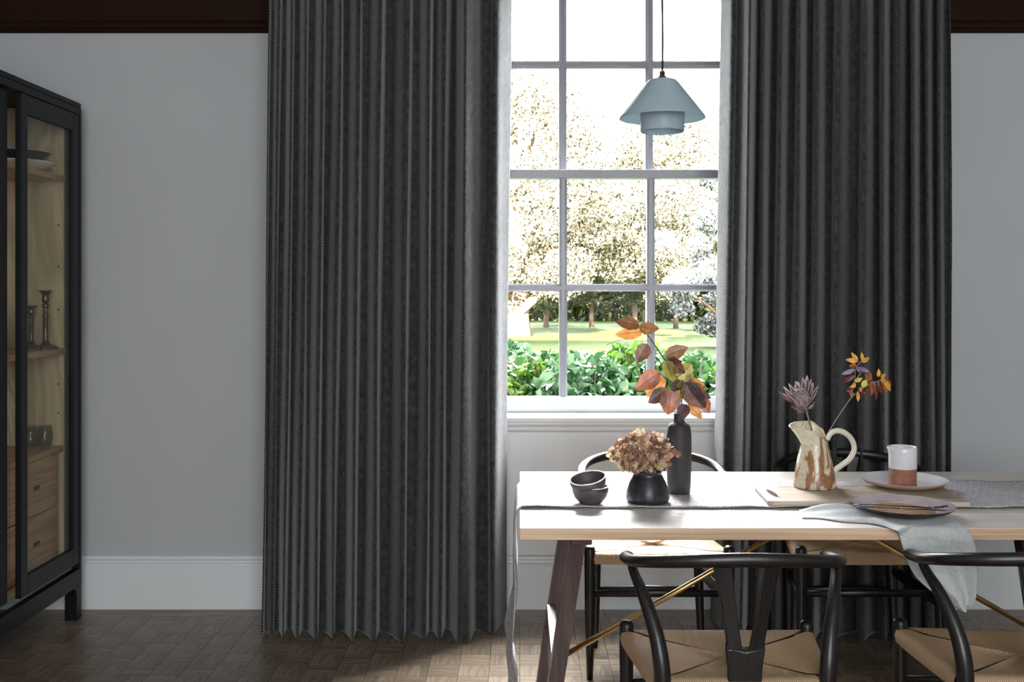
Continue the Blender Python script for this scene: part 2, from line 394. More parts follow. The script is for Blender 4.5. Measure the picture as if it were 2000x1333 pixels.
# ------------------------------------------------------------------ curtains
def curtain(label, ridges, lead_pts, side, xt0, xt1, xb0, xb1):
    """ridges: px positions at mid height; side -1 left panel, +1 right panel"""
    Yc = 4.06; s = F/Yc; xm0, xm1 = (ridges[0][0], lead_pts[-1][0]) if side < 0 else (lead_pts[0][0], ridges[-1][0])
    path = []; n = 16
    for (x0, a0), (x1, a1) in zip(ridges[:-1], ridges[1:]):
        for k in range(n):
            t = k/n; ph = 2*PI*t; A = a0*(1-t)+a1*t
            d = (1+math.cos(ph))/2; d = d**2.0          # 1 at ridges
            te = t**1.75 if side < 0 else 1-(1-t)**1.75; x = x0+(x1-x0)*te
            path.append((x, A*(1-2*d), ph))
    path.append((ridges[-1][0], -ridges[-1][1], 0))
    if side < 0: tail = [(ridges[-1][0], -ridges[-1][1])]+lead_pts; path += [(q.x, q.y, 0) for q in cr([Vector((a, b_, 0)) for a, b_ in tail], 5)[1:]]
    else: tail = lead_pts+[(ridges[0][0], -ridges[0][1])]; path = [(q.x, q.y, 0) for q in cr([Vector((a, b_, 0)) for a, b_ in tail], 5)[:-1]]+path
    # resample arclength
    L = [0]
    for p, q in zip(path[:-1], path[1:]): L.append(L[-1]+math.hypot((q[0]-p[0])/s, q[1]-p[1]))
    zs = [.006, .02, .05]+[.1+.1*i for i in range(30)]
    P = []; UV = []
    for z in zs:
        k = min(1, max(0, z/2.5)); a0 = xb0+(xt0-xb0)*k; a1 = xb1+(xt1-xb1)*k
        row = []; uvr = []
        for i, (x, d, ph) in enumerate(path):
            u = (x-xm0)/(xm1-xm0); xx = a0+(a1-a0)*u
            lead = (1-u) if side < 0 else u          # 0 at the window edge
            bow = -.04*math.sin(PI*min(1, max(0, lead-.1)*1.2))
            amp = 1.0+(.22*math.sin(i*.21+z*.9)+.12*(1-k))*min(1, lead*5)
            wob = .006*math.sin(i*.35+z*2.3)*(1-.5*k)+.004*math.sin(i*.13+1.7*z)
            yy = Yc+.01+d*amp*1.75+wob*.6+bow
            flare = (1-k)**3*.012*math.sin(i*.5)
            row.append(((xx-CX)*yy/F+wob*.5, yy+flare, z+.004*math.sin(i*.4)*(1 if z < .03 else 0))); uvr.append((L[i], z))
        P.append(row); UV.append(uvr)
    o = grid_obj('curtain', P, m_drape, thick=.004, UV=UV, subsurf=1)
    tag(o, label, 'curtain', 'floor length curtains at the window'); return o
A = .030
Lr = [(520, .012), (540, .018), (565, .024), (594, .024), (627, A), (660, A), (699, A), (741, .034), (796, .036), (839, .034), (870, .022), (908, .068)]
Lt = [(918, -.050), (928, -.024), (937, .008), (948, .026), (958, .016), (966, -.002), (975, .008), (985, .05), (997, .10)]
Rt = [(1396, .10), (1406, .05), (1416, .006), (1423, .002), (1429, .016), (1436, .0), (1443, -.030)]
Rr = [(1453, .068), (1480, .034), (1515, .036), (1550, .036), (1588, .036), (1629, .032), (1683, .034), (1722, .028), (1750, .022), (1782, .03), (1811, .022), (1835, .02), (1858, .012)]
curtain('dark charcoal woven curtain hanging left of the window, beside the black cabinet', Lr, Lt, -1, 527, 997, 511, 988)
curtain('dark charcoal woven curtain hanging right of the window, behind the pottery jug', Rr, Rt, 1, 1410, 1855, 1388, 1860)
rod = thing('curtain_rod', 'dark metal curtain rod above the window holding both curtains', 'curtain rod', (.35, 4.06, 3.14))
MB().tube([(-1.6, 0, 0), (1.6, 0, 0)], .014, 12).build('rod', m_black, rod)
for x in (-1.6, 1.6): MB().ball((x, 0, 0), .026).build('finial', m_black, rod, smooth=True)
for x in (-1.5, 1.5): MB().box(x-.012, x+.012, .005, YW-4.06+.001, -.01, .01, .002).build('bracket', m_black, rod)
# ------------------------------------------------------------------ glazed cabinet
XF, XB, Y0, Y1 = -1.835, -2.315, 2.66, 4.29
cab = thing('display_cabinet', 'tall black cabinet with sliding glass doors and oak drawers inside, against the left wall', 'cabinet', (XF, 3.475, 0))
def C(mb, name, mat, parent=cab, **k):
    o = mb.build(name, mat, None, **k); off = cab.location
    o.data.transform(Matrix.Translation(-off)); o.parent = parent; return o
ZT, ZB = 2.152, .228
C(MB().box(XB, XF-.002, Y0, Y1, ZT-.022, ZT, .003), 'top_panel', m_black)
for y in (Y0, Y1-.02):
    C(MB().box(XB+.001, XF, y, y+.02, ZB-.02, ZT-.023, .002), 'side_panel', m_black)
C(MB().box(XB+.012, XF-.06, Y1-.034, Y1-.0205, ZB+.03, ZT-.024), 'side_lining', m_ply)
C(MB().box(XB+.001, XB+.011, Y0+.021, Y1-.0345, ZB, ZT-.024), 'back_panel', m_ply)
C(MB().box(XB+.012, XF-.055, Y0+.021, Y1-.0345, ZB, ZB+.025), 'bottom_panel', m_coak)
C(MB().box(XF-.052, XF-.001, Y0+.021, Y1-.021, ZT-.05, ZT-.0235), 'top_rail', m_black)
# bottom rail with rounded inner corners and legs
bot = [(Y0, ZB-.001), (Y0, 0), (Y0+.048, 0), (Y0+.05, .1), (Y0+.056, .125), (Y0+.075, .140), (Y1-.075, .140), (Y1-.056, .125), (Y1-.05, .1), (Y1-.048, 0), (Y1, 0), (Y1, ZB-.001)]
lo = MB()
lo.prism([(Y0, .138), (Y1, .138), (Y1, ZB-.0205), (Y0, ZB-.0205)], 'x', XF-.03, XF)
for s_, ye in ((1, Y0+.05), (-1, Y1-.05)):
    lo.prism([(ye, .1), (ye+s_*.006, .122), (ye+s_*.022, .1385), (ye, .1385)], 'x', XF-.03, XF)
C(lo, 'base_rail', m_black)
for x in (XF-.05, XB+.05):
    for y in (Y0, Y1):
        sg = 1 if y == Y0 else -1
        xo = XF if x == XF-.05 else XB
        xi = xo-.05 if xo == XF else xo+.05
        a, c = y, y+sg*.05
        C(MB().box(min(xo, xi), max(xo, xi), min(a, c), max(a, c), 0, .1375, .003), 'leg', m_black)
def door(y0, y1, xf, nm='door'):
    e = bpy.data.objects.new(nm, None); COL.objects.link(e); e.parent = cab
    st, th = .052, .022
    C(MB().box(xf-th, xf, y0, y0+st, ZB+.003, ZT-.053, .0015).box(xf-th, xf, y1-st, y1, ZB+.003, ZT-.053, .0015)
      .box(xf-th, xf, y0+st, y1-st, ZT-.125, ZT-.053, .0015).box(xf-th, xf, y0+st, y1-st, ZB+.003, ZB+.075, .0015), 'door_frame', m_black, e)
    C(MB().box(xf-.014, xf-.010, y0+st, y1-st, ZB+.075, ZT-.125), 'glass_pane', m_cglass, e)
door(3.772, 4.267, XF-.002); door(3.19, 3.722, XF-.027); door(2.69, 3.186, XF-.002)
for z in (1.843, 1.129):
    C(MB().box(XB+.013, XF-.048, Y0+.022, Y1-.036, z-.022, z, .001), 'shelf', m_coak)
C(MB().box(XB+.013, XF-.058, Y0+.022, Y1-.045, .702, .724, .001), 'chest_top', m_coak)
C(MB().box(XB+.013, XF-.085, Y1-.072, Y1-.05, ZB+.026, .7015), 'chest_side', m_coak)
for y0, y1 in ((3.50, 4.215), (2.72, 3.495)):
    for z0, z1 in ((.487, .698), (.262, .482)):
        d = C(MB().box(XB+.06, XF-.065, y0+.002, y1-.002, z0, z1, .0015), 'drawer', m_coak)
        yc = y1-.19 if y0 > 3.4 else (y0+y1)/2
        C(MB().box(XF-.067, XF-.060, yc-.022, yc+.022, z0+(z1-z0)*.46, z0+(z1-z0)*.54, .002), 'finger_pull', m_walnut, d)
for z in (1.64, 1.468, 1.289, .98, .86):
    C(MB().tube([(-1.915, Y1-.0345, z), (-1.915, Y1-.040, z)], .0032, 8), 'pin_hole', m_black)
# things on its shelves
m_porc = plain('white_porcelain', (.72, .72, .70), .3, var=.03)
m_slate = plain('dark_glaze', (.035, .04, .05), .3, var=.2)
def scal(a, r, z): 
    k = 1+.035*math.cos(22*a)*(r > .06); return (r*k*math.cos(a), r*k*math.sin(a), z)
o = MB().lathe([(.0, 0), (.06, 0), (.07, .004), (.10, .018), (.128, .034), (.132, .038), (.128, .040), (.10, .024), (.07, .010), (0, .008)], 88, fn=scal, cap=False).build('serving_plate', m_porc, None, (-2.00, 4.09, 1.843), smooth=True)
tag(o, 'white scalloped dish on the top shelf of the cabinet, under a dark bowl', 'dish')
o = MB().lathe([(0, 0), (.04, 0), (.05, .003), (.09, .024), (.115, .045), (.117, .049), (.113, .048), (.088, .030), (.05, .009), (0, .006)], 48, cap=False).build('bowl', m_slate, None, (-2.0, 4.09, 1.8835-.012), smooth=True)
MB().lathe([(.1155, .0485), (.1185, .0498), (.1165, .052), (.112, .0505)], 48, cap=False).build('rim', m_porc, o, smooth=True)
tag(o, 'dark bowl with thin white rim stacked on the scalloped dish in the cabinet', 'bowl')
def candlestick(x, y, hgt, label):
    t = thing('candlestick', label, 'candlestick', (x, y, 1.129), group=None); k = hgt/.24
    MB().lathe([(0, 0), (.047, 0), (.047, .004), (.043, .010), (.030, .016), (.018, .022), (.013, .030), (.013, .034)], 32).build('base', m_dbrass, t, smooth=True)
    MB().lathe([(.012, .034), (.0105, .04), (.0105, .13*k), (.013, .134*k), (.013, .14*k), (.008, .146*k), (.010, .16*k), (.007, .165*k), (.012, .172*k), (.014, .18*k), (.009, .188*k)], 24).build('stem', m_dbrass, t, smooth=True)
    MB().lathe([(.009, .188*k), (.015, .197*k), (.013, .21*k), (.012, .222*k), (.02, .232*k), (.026, .238*k), (.026, .24*k), (.009, .238*k), (.009, .225*k), (0, .225*k)], 24).build('cup', m_dbrass, t, smooth=True)
candlestick(-1.930, 4.168, .24, 'taller dark metal candlestick on the middle shelf of the cabinet')
candlestick(-1.975, 4.14, .178, 'shorter brass candlestick behind the door frame on the middle shelf')
def tumbler(x, y, label, hh=.095, r=.03, stem=False):
    if not stem:
        o = MB().lathe([(0, .0), (r*.62, 0), (r*.8, .006), (r*1.02, .03), (r*1.05, .05), (r*.85, hh), (r*.82, hh), (r*1.0, .05), (r*.97, .032), (r*.7, .010), (0, .008)], 32, cap=False)
    else:
        o = MB().lathe([(0, 0), (.03, 0), (.03, .003), (.005, .008), (.004, .07), (.02, .085), (.033, .11), (.03, .16), (.0285, .16), (.031, .11), (.018, .09), (0, .078)], 32, cap=False)
    o = o.build('drinking_glass', m_tumbler, None, (x, y, .7245), smooth=True); tag(o, label, 'glass')
tumbler(-1.935, 4.172, 'rightmost clear stemless glass on top of the cabinet drawers')
tumbler(-1.985, 4.155, 'clear stemless glass half hidden by the cabinet door frame, left of the rightmost one')
tumbler(-1.965, 3.84, 'clear stemmed glass at the left edge of the picture inside the cabinet', stem=True)
o = MB().lathe([(0, 0), (.05, 0), (.054, .01), (.056, .09), (.05, .16), (.046, .165), (.043, .16), (.05, .09), (.048, .012), (0, .01)], 32, cap=False).build('vase', plain('grey_stoneware', (.42, .43, .44), .5, var=.2), None, (-2.015, 3.90, 1.129), smooth=True)
tag(o, 'pale grey vessel on the middle cabinet shelf at the left edge of the picture', 'vase')

# ------------------------------------------------------------------ dining table
TX0, TX1, TY0, TY1, TZ = 0.0, 1.84, 2.70, 3.54, .742
tab = thing('dining_table', 'long pale oak dining table with dark splayed legs and brass stays', 'table', (.92, 3.12, 0))
def Tb(mb, name, mat, parent=tab, **k):
    o = mb.build(name, mat, None, **k); o.data.transform(Matrix.Translation(-tab.location)); o.parent = parent; return o
# top of edge-glued boards
edges = [2.70, 2.868, 3.036, 3.204, 3.372, 3.54]
for a, c in zip(edges[:-1], edges[1:]):
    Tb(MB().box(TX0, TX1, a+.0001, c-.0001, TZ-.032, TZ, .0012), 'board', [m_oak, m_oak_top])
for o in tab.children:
    for f in o.data.polygons: f.material_index = 1 if f.normal.z > .6 else 0  # upward faces take the oak with painted-in light
for sx in (1, -1):
    def mx(x): return x if sx == 1 else 1.84-x
    for y0, xb_, xt_ in ((2.775, .031, .137), (3.405, .048, .150)):
        mb = MB(); w = .042
        def ring(z, xl): return [(mx(xl), y0, z), (mx(xl+w), y0, z), (mx(xl+w), y0+.06, z), (mx(xl), y0+.06, z)]
        lv = ring(0, xb_)+ring(TZ-.06, xt_)
        mb.add(lv, [(3, 2, 1, 0), (4, 5, 6, 7), (0, 1, 5, 4), (1, 2, 6, 5), (2, 3, 7, 6), (3, 0, 4, 7)])
        Tb(mb, 'leg', m_walnut)
    a, c = sorted((mx(.135), mx(.195)))
    Tb(MB().box(a, c, 2.76, 3.48, TZ-.0595, TZ-.0325, .002), 'cross_rail', m_walnut)
    a, c = sorted((mx(.088), mx(.118)))
    Tb(MB().box(a, c, 2.836, 3.404, .215, .325, .003), 'stretcher', m_walnut)
    Tb(MB().tube([(mx(.118), 3.12, .245), (mx(.905), 3.12, .695)], .0085, 12), 'brass_stay', m_brass, smooth=True)
Tb(MB().box(.87, .97, 3.085, 3.155, .690, TZ-.0325, .003), 'stay_block', m_brass)

# ------------------------------------------------------------------ wishbone chairs
def cord(name, c1, c2):
    M = Mat(name); uv = M.n.new('ShaderNodeTexCoord'); sp = M.n.new('ShaderNodeSeparateXYZ'); M.L(uv.outputs['UV'], sp.inputs[0])
    n = M.noise(M.coord('Object'), 40, 3); u = M.math('ADD', sp.outputs[0], M.math('MULTIPLY', n, .0012))
    sn = M.math('SINE', M.math('MULTIPLY', u, 2*PI/.0044)); tw = M.noise(M.coord('Object'), 700, 2)
    f = M.math('ADD', M.math('MULTIPLY', sn, .5), M.math('ADD', M.math('MULTIPLY', tw, .5), .25))
    gap = M.ramp(f, [(.02, tuple(x*.38 for x in c1)), (.24, c1), (.95, c2)])
    M.L(gap, M.b.inputs['Base Color']); M.b.inputs['Roughness'].default_value = .55; M.bump(sn, .55, .0015); return M.m
m_cord = cord('paper_cord', (.44, .27, .145), (.66, .46, .28))
def seat_mesh():
    FL, FR, RR, RL = Vector((-.24, .185, 0)), Vector((.24, .185, 0)), Vector((.195, -.145, 0)), Vector((-.195, -.145, 0))
    CF, CB = Vector((-.0, .035, 0)), Vector((0, .0, 0)); zt = .440
    vs = []; fs = []; uvs = []
    def fld(a, b, m, out):
        # a->b edge, m centre; strands run perpendicular to the edge
        nU, nV = 16, 12; base = len(vs); e = (b-a); L = e.length; ed = e/L
        for i in range(nU+1):
            for j in range(nV+1):
                u = i/nU; t = j/nV
                if j == 0:  pt = a.lerp(b, u)+out*.020; z = -.036
                elif j == 1: pt = a.lerp(b, u)+out*.024; z = -.018
                elif j == 2: pt = a.lerp(b, u)+out*.019; z = -.003
                elif j == 3: pt = a.lerp(b, u)+out*.008; z = .004
                else:
                    q = (j-3)/(nV-3); pt = a.lerp(b, u).lerp(m, q)+out*.008*(1-q); z = .004-.016*math.sin(q*PI/2)
                ends = 1-(2*u-1)**4
                vs.append((pt.x, pt.y, zt+z*(1 if j < 3 else ends*.8+.2)+(.004*(1-ends) if j < 5 else 0)))
                uvs.append(((pt-a).dot(ed), t))
        for i in range(nU):
            for j in range(nV):
                p = base+i*(nV+1)+j; fs.append((p, p+nV+1, p+nV+2, p+1))
    m = Vector((0, .02, 0))
    fld(FL, FR, m, Vector((0, 1, 0))); fld(RR, RL, m, Vector((0, -1, 0)))
    fld(FR, RR, m, Vector((1, -.13, 0)).normalized()); fld(RL, FL, m, Vector((-1, -.13, 0)).normalized())
    # underside
    b0 = len(vs)
    for p in (FL, FR, RR, RL): vs.append((p.x, p.y, zt-.036)); uvs.append((0, 0))
    fs.append((b0+3, b0+2, b0+1, b0))
    me = bpy.data.meshes.new('seat'); me.from_pydata(vs, [], fs); uv = me.uv_layers.new(name='UVMap'); d = []
    for f in fs:
        for i in f: d += list(uvs[i])
    uv.data.foreach_set('uv', d)
    bm = bmesh.new(); bm.from_mesh(me); bmesh.ops.recalc_face_normals(bm, faces=bm.faces)
    for f in bm.faces: f.smooth = True
    bm.to_mesh(me); bm.free(); return me
def make_chair(label):
    t = thing('dining_chair', label, 'chair', group='wishbone chairs at the table')
    link('seat', seat_mesh(), m_cord, t)
    for sx in (-1, 1):
        prof = [(0, 0), (.011, 0), (.0145, .10), (.018, .24), (.0195, .40), (.0195, .455), (.017, .464), (.010, .469), (0, .470)]
        MB().lathe(prof, 20, cap=False).build('front_leg', m_chair, t, (sx*.245, .195, 0), smooth=True)
        pts = [(.205, -.125, 0), (.201, -.135, .12), (.198, -.148, .26), (.196, -.158, .38), (.196, -.160, .44), (.200, -.155, .49), (.208, -.14, .54), (.222, -.115, .59), (.236, -.085, .63), (.247, -.055, .655), (.254, -.035, .675), (.256, -.03, .692)]
        rr = [.012, .015, .018, .020, .0205, .020, .0185, .0165, .0145, .0125, .0115, .011]
        P = cr([Vector((sx*a, b_, c)) for a, b_, c in pts], 4); R = []
        for i in range(len(rr)-1):
            for k in range(4): R.append(rr[i]+(rr[i+1]-rr[i])*k/4)
        R.append(rr[-1])
        MB().tube(P, R, 14).build('rear_leg', m_chair, t, smooth=True)
        # flat side stretchers
        mb = MB(); 
        mb.tube([(sx*.243, .18, .262), (sx*.236, .09, .272), (sx*.212, -.08, .285), (sx*.199, -.142, .290)], [(.008, .014), (.008, .025), (.008, .025), (.008, .014)], 10, up=(0, 0, 1)); mb.build('stretcher', m_chair, t, smooth=True)
        MB().tube([(sx*.24, .185, .418), (sx*.195, -.145, .418)], [(.012, .014)]*2, 10, up=(0, 0, 1)).build('seat_rail', m_chair, t)
    MB().tube([(-.235, .195, .300), (0, .195, .303), (.235, .195, .300)], [(.009, .011), (.009, .015), (.009, .011)], 10, up=(0, 0, 1)).build('stretcher', m_chair, t, smooth=True)
    MB().tube([(-.19, -.146, .215), (0, -.146, .218), (.19, -.146, .215)], [(.009, .011), (.009, .015), (.009, .011)], 10, up=(0, 0, 1)).build('stretcher', m_chair, t, smooth=True)
    for y in (.185, -.145): MB().tube([(-.24 if y > 0 else -.195, y, .418), (.24 if y > 0 else .195, y, .418)], [(.012, .014)]*2, 10, up=(0, 0, 1)).build('seat_rail', m_chair, t)
    # bent top rail
    pts = []
    for a in np.linspace(-1, 1, 29):
        th = a*PI*.5; x = .262*math.sin(th) if abs(a) < 1 else .262*a
        x = math.copysign(abs(math.sin(th))**.85*.262, a); y = -.192*abs(math.cos(th))**.8-.0
        pts.append(Vector((x, y, .736-.047*abs(a)**1.6)))
    pts = [Vector((-.252, .085, .675)), Vector((-.262, .04, .683))]+pts+[Vector((.262, .04, .683)), Vector((.252, .085, .675))]
    pts = cr(pts, 2); m_ = len(pts); R = []
    for i in range(m_):
        q = abs(i/(m_-1)*2-1); e = min(1, (1-q)/.03+.35)
        R.append(((.013+.005*q)*min(1, e), (.0175-.0035*q)*min(1, e)))
    MB().tube(pts, R, 16, up=(0, 0, 1)).build('top_rail', m_chair, t, smooth=True)
    # Y shaped splat
    yb, yt = -.155, -.186; th = .009
    out = [(-.040, .425), (-.041, .47), (-.043, .53), (-.052, .60), (-.066, .66), (-.076, .726), (-.044, .726), (-.036, .66), (-.026, .60), (-.015, .545), (-.008, .522), (0, .515),
           (.008, .522), (.015, .545), (.026, .60), (.036, .66), (.044, .726), (.076, .726), (.066, .66), (.052, .60), (.043, .53), (.041, .47), (.040, .425)]
    def yy(z, x): k = (z-.425)/.3; return yb+(yt-yb)*k+.012*(x/.076)**2
    n = len(out); half = n//2
    left = out[:6]; inl = out[6:12][::-1]        # outer/inner on left, bottom to top
    mb = MB()
    def strip(L_, R_):
        vs = []; k = len(L_)
        for (xa, za), (xb, zb) in zip(L_, R_):
            for dy in (-th, th):
                vs += [(xa, yy(za, xa)+dy, za), (xb, yy(zb, xb)+dy, zb)]
        fs = []
        for i in range(k-1):
            p, q = i*4, (i+1)*4
            fs += [(p, p+1, q+1, q), (p+2, q+2, q+3, p+3), (p, q, q+2, p+2), (p+1, p+3, q+3, q+1)]
        fs += [(0, 2, 3, 1), ((k-1)*4, (k-1)*4+1, (k-1)*4+3, (k-1)*4+2)]
        mb.add(vs, fs)
    strip([(-.040, .425), (-.041, .47), (-.043, .518)], [(.040, .425), (.041, .47), (.043, .518)])
    for sg in (1, -1):
        L_ = [(-.043, .518), (-.045, .535), (-.049, .56), (-.057, .61), (-.067, .66), (-.080, .726)]
        R_ = [(0, .512), (-.009, .520), (-.014, .55), (-.022, .60), (-.029, .655), (-.038, .726)]
        strip([(sg*a, z) for a, z in L_], [(sg*a, z) for a, z in R_])
    o = mb.build('splat', m_chair, t)
    bm = bmesh.new(); bm.from_mesh(o.data); bmesh.ops.remove_doubles(bm, verts=bm.verts, dist=.0005); bm.to_mesh(o.data); bm.free()
    m = o.modifiers.new('b', 'BEVEL'); m.width = .004; m.segments = 2; m.limit_method = 'ANGLE'
    return t
chA = make_chair('black wishbone chair seen from behind, in the foreground before the table, fully in view')
chA.location = (.536, 2.595, 0)
chB = copy_tree(chA); chB.location = (1.275, 2.60, 0); chB.rotation_euler.z = math.radians(-4)
chB['label'] = 'black wishbone chair in the foreground under the hanging napkin, cut by the right picture edge'
chC = copy_tree(chA); chC.location = (.492, 3.80, 0); chC.rotation_euler.z = PI
chC['label'] = 'black wishbone chair on the window side of the table, behind the tall vase'
chD = copy_tree(chA); chD.location = (1.235, 3.80, 0); chD.rotation_euler.z = PI
chD['label'] = 'black wishbone chair on the window side of the table, behind the jug and the cup'
# ------------------------------------------------------------------ table runner
def runner():
    y0, y1 = 2.93, 3.325; zt = TZ+.0035; n = 12
    prof = [(-.012, .06), (-.030, .12), (-.012, .20), (-.036, .30), (-.020, .40), (-.010, .50), (-.016, .60), (-.014, .68), (-.011, .72), (-.006, .738), (.006, zt)]
    xs = [.02+.045*i for i in range(int(1.80/.045))]+[1.834, 1.846, 1.851, 1.852, 1.852]
    P = []; UV = []; L = 0; last = None
    pts = [(x, z) for x, z in prof]+[(x, zt) for x in xs[:-4]]+[(1.846, .738), (1.851, .72), (1.853, .60), (1.852, .45)]
    pts = [(p[0], p[1]) for p in cr([Vector((a, b_, 0)) for a, b_ in pts], 2)]
    for i, (x, z) in enumerate(pts):
        if last: L += math.hypot(x-last[0], z-last[1])
        last = (x, z); row = []; uv = []
        hang = max(0, min(1, (.70-z)/.5))
        for j in range(n+1):
            v = j/n; y = y0+(y1-y0)*v+.0025*math.sin(x*31+j)+.002*math.sin(x*77)
            zz = z; xx = x
            if hang > 0:
                xx += hang*(.012*math.sin(v*11+z*5)+.008*math.sin(v*5-z*17)); y += hang*(v-.5)*-.10+hang*.02*math.sin(z*11)
            elif 0 < x < 1.84: zz += .0016*abs(math.sin(x*13+v*6))+.0012*math.sin(x*41+v*17)+.0012 + (.003*max(0, math.sin(x*9+1))**4 if j in (0, n) else 0)
            row.append((xx, y, zz)); uv.append((L, v*.4))
        P.append(row); UV.append(uv)
    o = grid_obj('table_runner', P, m_runner, thick=.0022, UV=UV, subsurf=1, offset=1)
    tag(o, 'coarse grey woven runner along the table, hanging over its left end', 'table runner')
runner()
ZR = TZ+.0065
# ------------------------------------------------------------------ pots on the left
m_bowl = plain('plum_stoneware', (.055, .042, .045), .55, var=.15, bump=.05)
m_bowl_in = plain('plum_inside', (.10, .06, .06), .3, var=.3)
def sbowl(loc, rot, label):
    t = thing('bowl', label, 'bowl', loc, group='small stacked bowls'); t.rotation_euler = rot
    MB().lathe([(0, 0), (.026, 0), (.032, .004), (.046, .020), (.052, .038), (.0535, .051), (.0505, .051), (.049, .038), (.043, .022), (.028, .009), (0, .007)], 40, cap=False).build('body', m_bowl, t, smooth=True)
    MB().lathe([(.0537, .0505), (.0538, .0525), (.052, .0535), (.0503, .0525), (.0503, .0505)], 40, cap=False).build('rim', m_porc, t, smooth=True)
    return t
bx, by = (1153-CX)/672, F/672
sbowl((bx, by, ZR), (0, 0, 0), 'lower plum-grey bowl standing level on the runner, left of the black pot')
sbowl((bx+.000, by+.002, ZR+.027), (math.radians(11), math.radians(-10), 0), 'upper plum-grey bowl with pale rim, tilted inside the lower one')
# black squat pot
m_iron = plain('black_glazed_clay', (.012, .012, .016), .35, var=.5, scale=60, bump=.25, bs=90)
PX, PY = (1265-CX)/668, F/668
pot = MB().lathe([(0, 0), (.050, 0), (.060, .004), (.0635, .016), (.061, .036), (.053, .060), (.044, .078), (.040, .085), (.042, .090), (.044, .094), (.041, .095), (.037, .088), (.046, .06), (.055, .03), (.05, .01), (0, .008)], 48, cap=False).build('flower_pot', m_iron, None, (PX, PY, ZR), smooth=True)
tag(pot, 'squat black glazed pot on the runner holding dried hydrangea', 'pot')
# dried hydrangea head
m_flo = [leafmat('dry_floret_a', (.45, .27, .15), (.72, .52, .34), .35), leafmat('dry_floret_b', (.20, .09, .07), (.38, .20, .14), .3), leafmat('dry_floret_c', (.55, .40, .24), (.80, .68, .50), .35)]
hy = thing('dried_hydrangea', 'dried brown hydrangea head in the squat black pot', 'flower', (PX-.014, PY, ZR+.145))
fm = []
for k in range(9):
    mb = MB()
    for q in range(4):
        a = q*PI/2+random.uniform(-.2, .2); L = random.uniform(.008, .0115); w = L*.52; cup = random.uniform(.1, .9)
        ca, sa = math.cos(a), math.sin(a); vs = []
        for i, (t, ww) in enumerate([(0, .12), (.35, .8), (.7, 1.0), (1.0, .35)]):
            for s_ in (-1, 0, 1):
                x, y = L*t, s_*w*ww; z = cup*L*t*t+abs(s_)*.0015*random.uniform(-.5, 1.5)+random.uniform(-.0006, .0006)
                vs.append((x*ca-y*sa, x*sa+y*ca, z))
        fs = [(i*3+j, (i+1)*3+j, (i+1)*3+j+1, i*3+j+1) for i in range(3) for j in range(2)]
        mb.add(vs, fs)
    me = mb.mesh('floret'); me.materials.append(m_flo[k % 3]); me.polygons.foreach_set('use_smooth', [True]*len(me.polygons)); fm.append(me)
cnt = 0
while cnt < 290:
    d = Vector((random.gauss(0, 1), random.gauss(0, 1), random.gauss(0, 1))).normalized()
    rr = random.uniform(.62, 1.0); lump = 1+.12*math.sin(d.x*7+1)*math.cos(d.z*6)
    p = Vector((d.x*.093, d.y*.075, d.z*.062))*rr*lump
    if p.z < -.045 and abs(p.x) < .02: continue
    if abs(p.x+.008) < .009 and abs(p.z-.004) < .008: continue
    o = bpy.data.objects.new('floret', random.choice(fm)); COL.objects.link(o); o.parent = hy; o.location = p
    q = d.to_track_quat('Z', 'Y').to_euler(); o.rotation_euler = (q.x+random.uniform(-.7, .7), q.y+random.uniform(-.7, .7), random.uniform(0, 6)); o.scale = [random.uniform(.95, 1.5)]*3
    cnt += 1
m_twig = plain('twig', (.10, .06, .04), .7, var=.3)
mb = MB(); mb.tube([(.014, 0, -.13), (.008, 0, -.09), (.012, 0, -.05)], .003, 8)
for k in range(40):
    a = k*2.4; e = (k % 5)/5*1.3-.2; d = Vector((math.cos(a)*math.cos(e)*.075, math.sin(a)*math.cos(e)*.06, math.sin(e)*.05))
    mb.tube([(.012, 0, -.05), d*.4+Vector((.006, 0, -.02)), d], [.0014, .001, .0006], 5)
mb.build('stem', m_twig, hy)
# tall dark bottle vase
m_bottle = plain('matt_charcoal_clay', (.022, .020, .020), .6, var=.25, scale=14, bump=.15, bs=60)
VXc, VYc = (1326-CX)/640, F/640
vs_ = MB().lathe([(0, 0), (.031, 0), (.034, .004), (.037, .05), (.0385, .12), (.0375, .18), (.034, .205), (.029, .213), (.020, .217), (.0165, .222), (.0155, .232), (.0165, .245), (.014, .245), (.0125, .23), (.014, .218), (.030, .205), (.034, .12), (.03, .01), (0, .008)], 44, cap=False).build('bottle_vase', m_bottle, None, (VXc, VYc, ZR), smooth=True)
tag(vs_, 'tall matt charcoal bottle vase with narrow neck, holding the copper leaf branch', 'vase')
# ------------------------------------------------------------------ leaves
def leaf_mesh(L, w, curl=.25, fold=.2, wave=.05, seed=0, shape=.75):
    rnd = random.Random(seed); nu, nv = 10, 6; vs = []; uv = []
    ph = rnd.uniform(0, 6)
    for i in range(nu+1):
        t = i/nu; ww = w/2*max(.0, math.sin(PI*t**shape))**.75
        if i == nu: ww = 0.0008
        for j in range(nv+1):
            v = j/nv*2-1
            x = L*t; y = v*ww*(1+wave*math.sin(i*2.1+ph)*abs(v))
            z = -curl*L*(t**2)*.5+fold*abs(v)*ww+wave*L*.35*math.sin(t*7+ph+v)*abs(v)
            vs.append((x, y, z)); uv.append((t, j/nv))
    fs = [(i*(nv+1)+j, (i+1)*(nv+1)+j, (i+1)*(nv+1)+j+1, i*(nv+1)+j+1) for i in range(nu) for j in range(nv)]
    me = bpy.data.meshes.new('leaf'); me.from_pydata(vs, [], fs); l = me.uv_layers.new(name='UVMap'); d = []
    for f in fs:
        for i in f: d += list(uv[i])
    l.data.foreach_set('uv', d); me.polygons.foreach_set('use_smooth', [True]*len(me.polygons)); return me
